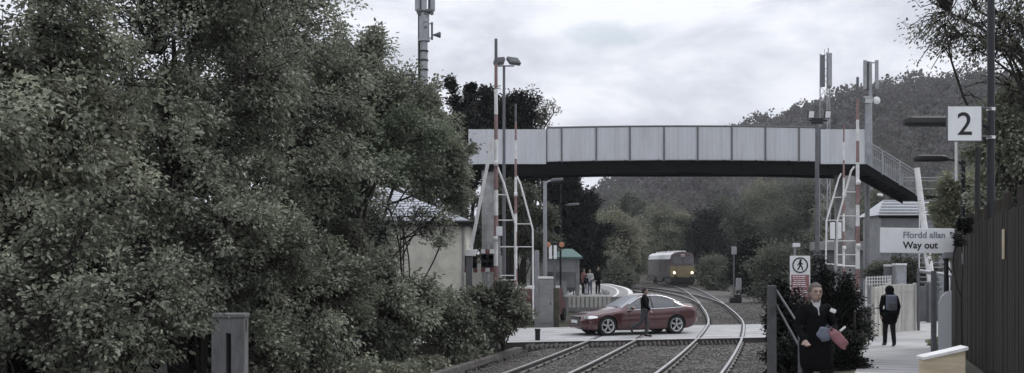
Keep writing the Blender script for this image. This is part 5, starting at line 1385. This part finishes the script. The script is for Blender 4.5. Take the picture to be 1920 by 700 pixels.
# ------------------------------------------------------------------ people
def rem(name, caps, m, parent, voxel=.02, smooth=6, ells=(), mats_=None):
    """one continuous surface grown over tapered limbs"""
    mb = MB()
    for a, ra, b, rb in caps: mb.capsule(a, ra, b, rb, 14)
    for c, r in ells: mb.ell(c, r, 18)
    o = build(name, mb, m, parent)
    q = o.modifiers.new('r', 'REMESH'); q.mode = 'VOXEL'; q.voxel_size = voxel
    q = o.modifiers.new('s', 'SMOOTH'); q.iterations = smooth; q.factor = .5
    baked(o); o.data.materials.clear(); o.data.materials.append(m)
    o.data.polygons.foreach_set('use_smooth', [True] * len(o.data.polygons))
    return o
STAND = dict(pelvis=(0, 0, .94), waist=(0, 0, 1.08), chest=(0, 0, 1.28), neck=(0, .01, 1.44), head=(0, -.015, 1.585),
             shl=(.175, 0, 1.385), shr=(-.175, 0, 1.385), ell=(.225, .03, 1.12), elr=(-.225, .03, 1.12), wrl=(.22, -.05, .88), wrr=(-.22, -.05, .88),
             hil=(.085, 0, .92), hir=(-.085, 0, .92), knl=(.095, -.015, .50), knr=(-.095, -.015, .50), anl=(.1, .03, .085), anr=(-.1, .03, .085), tol=(.115, -.14, .035), tor=(-.115, -.14, .035))
def person(label, loc, rz, H, pose, jacket, trousers, shoes, hair, coat_len=0.0, voxel=.02, hood=False, face=True, group=None, sleeves=True, fingers=False, hairkind='short', slim=1.0, shirt=None):
    p = thing('person', label, 'person', loc, rz, group)
    J = {k: Vector(v) * (H / 1.7) for k, v in {**STAND, **pose}.items()}; k = H / 1.7; S = slim * k
    hd = J['head']; nk = J['neck']
    caps = [(J['pelvis'], .115 * S, J['waist'], .105 * S), (J['waist'], .105 * S, J['chest'], .125 * S), (J['chest'] + Vector((0, 0, .04)) * k, .1 * S, nk - Vector((0, 0, .03)) * k, .065 * S), (nk - Vector((0, 0, .04)) * k, .055 * k, hd - Vector((0, 0, .05)) * k, .052 * k)]
    for s_ in 'lr':
        sg = 1 if s_ == 'l' else -1
        caps += [(J['chest'] + Vector((sg * .05, 0, .0)) * k, .10 * S, J['sh' + s_] - Vector((sg * .018, 0, .03)) * k, .046 * S), (J['sh' + s_] - Vector((sg * .018, 0, .03)) * k, .046 * S, J['el' + s_], .036 * S), (J['el' + s_], .04 * S, J['wr' + s_], .027 * S),
                 (J['pelvis'], .10 * S, J['hi' + s_], .095 * S), (J['hi' + s_], .09 * S, J['kn' + s_], .056 * S), (J['kn' + s_], .055 * S, J['an' + s_], .036 * S), (J['an' + s_], .036 * S, J['to' + s_], .03 * S)]
        w = J['wr' + s_]; e = J['el' + s_]; d = (w - e).normalized(); side = d.cross(Vector((0, 1, 0)));
        side = (side if side.length > .2 else Vector((1, 0, 0))).normalized(); nrm_ = d.cross(side).normalized()
        caps.append((w, .026 * k, w + d * .075 * k, .033 * k))
        for f_, (o_, l_) in enumerate(((-.030, .062), (-.010, .078), (.011, .074), (.031, .055))):
            b0 = w + d * .08 * k + side * o_ * k; b1 = b0 + (d * .8 + nrm_ * .35) * l_ * .55 * k; b2 = b1 + (d * .45 + nrm_ * .8) * l_ * .5 * k
            r_ = .0105 * k if fingers else .013 * k
            caps += [(b0, r_, b1, r_ * .95), (b1, r_ * .95, b2, r_ * .8)]
        t0 = w + d * .02 * k - side * .028 * k * sg * -1; caps.append((t0, .014 * k, t0 + (d * .7 - side * .6 * -sg) * .06 * k, .011 * k))
    ells = [(hd, (.077 * k, .095 * k, .115 * k)), (hd + Vector((0, -.03, -.065)) * k, (.055 * k, .06 * k, .055 * k))]
    if face:
        ells += [(hd + Vector((0, -.098, -.025)) * k, (.016 * k, .022 * k, .026 * k)), (hd + Vector((.077, .01, -.01)) * k, (.013 * k, .025 * k, .033 * k)), (hd + Vector((-.077, .01, -.01)) * k, (.013 * k, .025 * k, .033 * k)),
                 (hd + Vector((0, -.085, .03)) * k, (.05 * k, .016 * k, .012 * k)), (hd + Vector((0, -.088, -.068)) * k, (.027 * k, .014 * k, .01 * k))]
    body = rem('body', caps, M['skin'], p, min(voxel, .012) if fingers else voxel, 3, ells)
    # trousers
    caps = [(J['pelvis'] + Vector((0, 0, .06)) * k, .125 * S, J['pelvis'], .125 * S)]
    for s_ in 'lr': caps += [(J['pelvis'], .11 * S, J['hi' + s_], .108 * S), (J['hi' + s_], .105 * S, J['kn' + s_], .073 * S), (J['kn' + s_], .073 * S, J['an' + s_] + Vector((0, 0, .01)) * k, .058 * S)]
    rem('trousers', caps, trousers, p, voxel, 3)
    for s_ in 'lr':
        a, t = J['an' + s_], J['to' + s_]; rem('shoe', [(a - Vector((0, 0, .03)) * k + (a - t).normalized() * .03 * k, .045 * k, t, .04 * k)], shoes, p, voxel, 2)
    # jacket or coat
    caps = [(J['pelvis'] + Vector((0, 0, .0)), .145 * S, J['waist'], .138 * S), (J['waist'], .138 * S, J['chest'], .155 * S), (J['chest'], .14 * S, nk - Vector((0, 0, .03)) * k, .078 * S)]
    if coat_len:
        for sg, kn, hi in ((1, 'knl', 'hil'), (-1, 'knr', 'hir')): caps.append((J[hi], .145 * S, J[hi].lerp(J[kn], coat_len), .125 * S))
        caps.append((J['pelvis'], .145 * S, (J['knl'] + J['knr']) / 2 * coat_len + J['pelvis'] * (1 - coat_len), .13 * S))
    for s_ in 'lr':
        sg = 1 if s_ == 'l' else -1
        caps += [(J['chest'] + Vector((sg * .05, 0, .02)) * k, .122 * S, J['sh' + s_] - Vector((sg * .010, 0, .012)) * k, .078 * S), (J['sh' + s_] - Vector((sg * .010, 0, .012)) * k, .078 * S, J['el' + s_], .060 * S), (J['el' + s_], .056 * S, J['el' + s_].lerp(J['wr' + s_], .93), .05 * S)]
    jk = rem('coat' if coat_len else 'jacket', caps, jacket, p, voxel, 3)
    if hood: rem('hood', [(hd + Vector((0, .02, .01)) * k, .128 * k, hd + Vector((0, .03, -.06)) * k, .118 * k), (nk + Vector((0, .04, .0)) * k, .1 * k, hd + Vector((0, .06, -.05)) * k, .1 * k)], jacket, p, voxel, 2)
    elif hairkind:
        cs = [(hd + Vector((0, .02, .045)) * k, .084 * k, hd + Vector((0, .045, -.01)) * k, .083 * k)]
        es = [(hd + Vector((0, .012, .03)) * k, (.085 * k, .098 * k, .098 * k))]
        if hairkind == 'long': es.append((hd + Vector((0, .03, .02)) * k, (.094 * k, .10 * k, .105 * k))); cs.append((hd + Vector((0, .05, -.02)) * k, .075 * k, nk + Vector((0, .06, -.02)) * k, .06 * k))
        hh = rem('hair', cs, hair, p, voxel * .8, 2, es)
        # bring the hairline back off the face
        for v in hh.data.vertices:
            if v.co.y < hd.y - .035 * k and v.co.z < hd.z + .068 * k: v.co.y = hd.y - .035 * k
    if face:
        for sg in (-1, 1):
            mb = MB(); mb.ell(hd + Vector((sg * .032, -.090, .008)) * k, (.013 * k, .008 * k, .007 * k), 10); build('eye', mb, M['black'], p, True)
            mb = MB(); mb.tube([hd + Vector((sg * a, -.096 + abs(a) * .12, .026 + b)) * k for a, b in ((.016, 0), (.032, .005), (.05, 0))], .0045 * k, 6); build('eyebrow', mb, hair, p, True)
        mb = MB(); mb.ell(hd + Vector((0, -.100, -.066)) * k, (.024 * k, .006 * k, .006 * k), 10); build('mouth', mb, M['lips'], p, True)
    return p, J, k
M['lips'] = mat('lips', (.26, .12, .11), .5, .1, 5)
M['cloth_black'] = mat('black cloth', (.006, .006, .007), .95, .3, 12, .3, 60, spec=.1)
M['cloth_dark'] = mat('dark cloth', (.016, .016, .019), .95, .3, 12, .3, 60, spec=.15)
M['cloth_grey'] = mat('grey cloth', (.10, .10, .105), .9, .25, 12, .3, 60)
M['trousers'] = mat('dark grey trousers', (.055, .055, .06), .9, .25, 12, .3, 60)
M['jeans'] = mat('blue jeans', (.10, .12, .17), .9, .25, 12, .3, 60)
M['cloth_red'] = mat('dull red cloth', (.22, .10, .10), .9, .2, 10)
M['cloth_pale'] = mat('pale cloth', (.45, .45, .47), .9, .15, 10)
M['pink'] = mat('dusty pink bag cloth', (.27, .125, .14), .8, .15, 8)
M['rucksack'] = mat('blue grey rucksack', (.13, .145, .19), .8, .25, 12)
M['hair_brown'] = mat('brown hair', (.055, .042, .036), .8, .3, 20)
M['hair_grey'] = mat('grey brown hair', (.11, .095, .085), .8, .3, 20)
M['hair_dark'] = mat('dark hair', (.02, .017, .015), .8, .3, 20)

# woman coming up the ramp
Y = 13.3; zf = pathz(Y)
zhead = Zat(530, Y) ; Hw = zhead - zf
hx = Xat(1526, Y)
p, J, k = person('woman in a black coat with tied back hair walking up the ramp', (hx + .02, Y, zf), .06, Hw,
    dict(shl=(.16, 0, 1.375), shr=(-.16, 0, 1.375), ell=(.235, -.02, 1.13), wrl=(.17, -.22, 1.06), elr=(-.235, .02, 1.14), wrr=(-.20, -.18, .97), anl=(.08, -.16, .09), tol=(.09, -.34, .04), knl=(.09, -.15, .5), anr=(-.09, .2, .11), tor=(-.1, .04, .04), knr=(-.09, .02, .5), head=(-.005, -.03, 1.575)),
    M['cloth_black'], M['cloth_black'], M['black'], M['hair_grey'], coat_len=.62, voxel=.013, fingers=True, hairkind='long', slim=.88)
# pale collar and scarf at the neck
mb = MB()
mb.grid(lambda u, v: (J['neck'].x + (u - .5) * (.13 - .10 * v) * k, J['neck'].y - (.07 + .095 * v - .05 * abs(u - .5) * 2) * k, J['neck'].z - (-.035 + .19 * v) * k), 8, 8)
o = build('collar', mb, M['cloth_pale'], p, True); md = o.modifiers.new('t', 'SOLIDIFY'); md.thickness = .012; baked(o)
mb = MB(); mb.bun = None; mb.ell(J['head'] + Vector((0, .1, .04)) * k, (.05 * k, .05 * k, .055 * k), 12); build('hair_bun', mb, M['hair_grey'], p, True)
def bag(name, label, px, py, Y, size, m, tilt, fold=True):
    t = thing(name, label, 'bag', at(px, py, Y))
    bm = bmesh.new(); bmesh.ops.create_uvsphere(bm, u_segments=24, v_segments=16, radius=1)
    ph = [random.Random(px).uniform(0, 6) for _ in range(4)]
    for v in bm.verts:
        c = v.co; q = Vector((abs(c.x) ** .7 * math.copysign(1, c.x), c.y, abs(c.z) ** .7 * math.copysign(1, c.z)))
        w = 1 + .06 * math.sin(q.x * 6 + ph[0]) + .05 * math.sin(q.z * 7 + q.x * 3 + ph[1])
        v.co = Vector((q.x * size[0] * w, q.y * size[1] * w, q.z * size[2] * w))
    me = bpy.data.meshes.new('body'); bm.to_mesh(me); bm.free(); o = mesh_obj('body', me, m, t, True); o.rotation_euler = (0, tilt, 0)
    mb = MB(); mb.tube([(-.04, 0, size[2] * .7), (-.025, -.02, size[2] + .025), (.025, -.02, size[2] + .025), (.04, 0, size[2] * .7)], .008, 6); h = build('handle', mb, m, t); h.rotation_euler = (0, tilt, 0)
    return t
bag('bag', 'dusty pink bag hanging at the front of the woman in the black coat', 1572, 636, Y - .32, (.068, .045, .14), M['pink'], -.75)
bag('bag', 'grey bag held beside the pink bag by the woman in the black coat', 1546, 627, Y - .30, (.085, .04, .085), M['rucksack'], .5)
mb = MB(); mb.bbox((0, 0, 0), (.075, .02, .05), .012, M=Matrix.Rotation(.4, 3, 'Y')); simple('paper', mb, M['white'], 'crumpled white paper held up by the left arm of the woman in the black coat', 'paper', at(1562, 583, Y - .28))
mb = MB(); mb.bbox((0, 0, 0), (.09, .012, .028), .005, M=Matrix.Rotation(-.7, 3, 'Y')); simple('paper', mb, M['white'], 'narrow white slip sticking out above the pink bag', 'paper', at(1580, 617, Y - .26))

# man with a rucksack walking away
Y = 30.3
p, J, k = person('person in dark hooded clothes with a rucksack walking away down the path', (Xat(1668, Y), Y, pathz(Y)), math.pi - .1, 1.72,
    dict(anl=(.09, -.16, .09), tol=(.1, -.33, .04), knl=(.09, -.12, .5), anr=(-.09, .14, .10), tor=(-.1, -.02, .04), knr=(-.09, .0, .5), ell=(.245, .05, 1.12), elr=(-.245, .02, 1.12), wrl=(.225, .02, .88), wrr=(-.225, -.06, .88)),
    M['cloth_black'], M['cloth_dark'], M['black'], M['hair_dark'], coat_len=.42, hood=True, face=False, slim=1.0)
t = thing('rucksack', 'blue grey rucksack on the back of the person walking down the path', 'rucksack', Vector((Xat(1668, Y), Y, pathz(Y))) + Matrix.Rotation(math.pi - .1, 3, 'Z') @ Vector((0, .21 * k, 1.24 * k)), math.pi - .1)
mb = MB(); mb.bbox((0, 0, 0), (.30, .17, .44), .07); build('body', mb, M['rucksack'], t, angle=60)
mb = MB(); mb.bbox((0, .10, -.09), (.22, .08, .2), .035); build('pocket', mb, M['cloth_grey'], t, angle=60)
for sg in (-1, 1):
    mb = MB(); mb.tube([(sg * .1, -.05, .2), (sg * .12, -.16, .24), (sg * .12, -.34, .18), (sg * .13, -.40, .0)], .018, 6); build('strap', mb, M['cloth_dark'], t)

# pedestrian crossing in front of the car, striding to the right
Y = 37.7
person('person in a dark jacket and grey trousers striding right in front of the maroon car', (Xat(1209, Y), Y, 0.006), math.radians(75), 1.74,
    dict(hil=(.085, 0, .92), knl=(.09, -.06, .5), anl=(.09, -.03, .085), tol=(.09, -.2, .04), knr=(-.09, .12, .50), anr=(-.09, .46, .30), tor=(-.09, .40, .14), ell=(.24, .1, 1.12), wrl=(.23, .02, .9), elr=(-.24, -.08, 1.12), wrr=(-.22, -.2, .95)),
    M['cloth_black'], M['trousers'], M['black'], M['hair_dark'], voxel=.018, hairkind='short')
# people waiting on the far platform
GP = 'people waiting on the far platform'
for px_, Y, rz, H, jk, tr, hair, lab, kind in ((1094, 68.5, 1.0, 1.62, 'cloth_red', 'cloth_dark', 'hair_brown', 'person in a dull red top standing nearest the green roofed shelter', 'long'),
        (1106, 68.0, -.4, 1.58, 'cloth_pale', 'jeans', 'hair_grey', 'person in a pale top standing in the middle of the far platform group', 'long'),
        (1121, 68.3, .5, 1.76, 'cloth_black', 'cloth_black', 'hair_dark', 'tall person all in black standing furthest right in the group on the far platform', 'short'),
        (1099, 67.2, 2.4, 1.25, 'cloth_dark', 'cloth_pale', 'hair_brown', 'child in a dark top and pale trousers in the group on the far platform', 'short')):
    person(lab, (Xat(px_, Y), Y, PZ + .004), rz, H, dict(ell=(.25, -.02, 1.12), wrl=(.16, -.2, 1.0)) if kind == 'long' else {}, M[jk], M[tr], M['black'], M[hair], voxel=.03, face=False, group=GP, hairkind=kind)
t = bag('bag', 'pale shopping bag standing beside the tall person in black on the far platform', 1136, 531, 67.6, (.28, .15, .2), M['cloth_pale'], .2); t.location.z = PZ + .19

# ------------------------------------------------------------------ air
mb = MB(); mb.box((20, 175, 33), (380, 430, 70))
hz = tag(build('haze', mb, []), 'thin grey haze filling the valley', 'haze', None, 'stuff')
hm = bpy.data.materials.new('haze'); hm.use_nodes = True; hn = hm.node_tree.nodes; hn.remove(hn['Principled BSDF'])
pv = hn.new('ShaderNodeVolumePrincipled'); pv.inputs['Color'].default_value = (.86, .88, .92, 1); pv.inputs['Density'].default_value = .0003; pv.inputs['Anisotropy'].default_value = .2
hm.node_tree.links.new(pv.outputs[0], hn['Material Output'].inputs['Volume']); hz.data.materials.append(hm)
# ------------------------------------------------------------------ sky, sun, camera
w = bpy.data.worlds.new('World'); scene.world = w; w.use_nodes = True
nt = w.node_tree; N = nt.nodes; K = nt.links; bg = N['Background']
SUN_EL, SUN_AZ = math.radians(52), math.radians(60)        # azimuth measured from +Y towards +X
sky = N.new('ShaderNodeTexSky'); sky.sky_type = 'NISHITA'; sky.sun_disc = False; sky.sun_elevation = SUN_EL; sky.sun_rotation = SUN_AZ
tc = N.new('ShaderNodeTexCoord'); mp = N.new('ShaderNodeMapping'); mp.inputs['Scale'].default_value = (1, 1, 2.6); mp.inputs['Location'].default_value = (.3, .1, .2)
K.new(tc.outputs['Generated'], mp.inputs['Vector'])
def noise(sc, det, rough, dist=0):
    n_ = N.new('ShaderNodeTexNoise'); n_.inputs['Scale'].default_value = sc; n_.inputs['Detail'].default_value = det; n_.inputs['Roughness'].default_value = rough; n_.inputs['Distortion'].default_value = dist
    K.new(mp.outputs['Vector'], n_.inputs['Vector']); return n_
n1 = noise(5.5, 7, .55, .25)
r1 = N.new('ShaderNodeValToRGB'); e = r1.color_ramp.elements
e[0].position = .40; e[0].color = (6.7, 7.05, 7.9, 1); e[1].position = .57; e[1].color = (9.5, 9.75, 10.4, 1)
K.new(n1.outputs['Fac'], r1.inputs['Fac'])
n2 = noise(2.6, 5, .5, .1)
r2 = N.new('ShaderNodeValToRGB'); r2.color_ramp.elements[0].position = .28; r2.color_ramp.elements[0].color = (.62, .62, .62, 1); r2.color_ramp.elements[1].position = .36; r2.color_ramp.elements[1].color = (1, 1, 1, 1)
K.new(n2.outputs['Fac'], r2.inputs['Fac'])
mx = N.new('ShaderNodeMix'); mx.data_type = 'RGBA'
K.new(r2.outputs['Color'], mx.inputs['Factor']); K.new(sky.outputs['Color'], mx.inputs['A']); K.new(r1.outputs['Color'], mx.inputs['B'])
# a thin place in the cloud where pale blue shows
bm_ = N.new('ShaderNodeMapping'); bm_.vector_type = 'POINT'; bm_.inputs['Location'].default_value = (-.083 / .046, -.975 / .5, -.207 / .0125); bm_.inputs['Scale'].default_value = (1 / .046, 1 / .5, 1 / .0125)
K.new(tc.outputs['Generated'], bm_.inputs['Vector'])
ln = N.new('ShaderNodeVectorMath'); ln.operation = 'LENGTH'; K.new(bm_.outputs['Vector'], ln.inputs[0])
n3 = noise(14, 5, .65); ad = N.new('ShaderNodeMath'); ad.operation = 'MULTIPLY_ADD'; ad.inputs[1].default_value = 2.6; K.new(n3.outputs['Fac'], ad.inputs[0]); K.new(ln.outputs['Value'], ad.inputs[2])
bmr = N.new('ShaderNodeMapRange'); bmr.inputs['From Min'].default_value = 1.75; bmr.inputs['From Max'].default_value = 2.35; bmr.inputs['To Min'].default_value = .55; bmr.inputs['To Max'].default_value = 0; K.new(ad.outputs[0], bmr.inputs['Value'])
mb2 = N.new('ShaderNodeMix'); mb2.data_type = 'RGBA'; K.new(bmr.outputs['Result'], mb2.inputs['Factor']); K.new(mx.outputs['Result'], mb2.inputs['A']); mb2.inputs['B'].default_value = (5.6, 6.6, 7.3, 1)
mx = mb2
sp = N.new('ShaderNodeSeparateXYZ'); K.new(tc.outputs['Generated'], sp.inputs[0])
mr = N.new('ShaderNodeMapRange'); mr.inputs['From Min'].default_value = .12; mr.inputs['From Max'].default_value = .95; mr.inputs['To Min'].default_value = 1.0; mr.inputs['To Max'].default_value = 1.42
K.new(sp.outputs['Z'], mr.inputs['Value'])          # an overcast sky is about twice as bright overhead as near the horizon
vm = N.new('ShaderNodeVectorMath'); vm.operation = 'SCALE'; K.new(mx.outputs['Result'], vm.inputs[0]); K.new(mr.outputs['Result'], vm.inputs['Scale'])
K.new(vm.outputs['Vector'], bg.inputs['Color']); bg.inputs['Strength'].default_value = .1
sl = bpy.data.lights.new('sun', 'SUN'); sl.energy = 1.15; sl.angle = math.radians(16); sl.color = (1, .97, .93)
so = bpy.data.objects.new('sun', sl); COL.objects.link(so)
sd = Vector((math.sin(SUN_AZ) * math.cos(SUN_EL), math.cos(SUN_AZ) * math.cos(SUN_EL), math.sin(SUN_EL)))
so.rotation_euler = sd.to_track_quat('Z', 'Y').to_euler(); so.location = (0, 0, 60)
cd = bpy.data.cameras.new('camera'); co = bpy.data.objects.new('camera', cd); COL.objects.link(co)
co.location = (0, 0, CAMZ); co.rotation_euler = (math.pi / 2, 0, 0)
cd.sensor_width = 36; cd.lens = F / 1920 * 36; cd.shift_y = (HY - 350) / 1920; cd.clip_start = .1; cd.clip_end = 5000
scene.camera = co
vs_ = scene.view_settings; scene.display_settings.display_device = 'sRGB'
vs_.view_transform = 'Standard'; vs_.look = 'None'; vs_.gamma = 1; vs_.exposure = 0.0; vs_.use_curve_mapping = False
scene.cycles.max_bounces = 6; scene.cycles.diffuse_bounces = 2; scene.cycles.transparent_max_bounces = 4
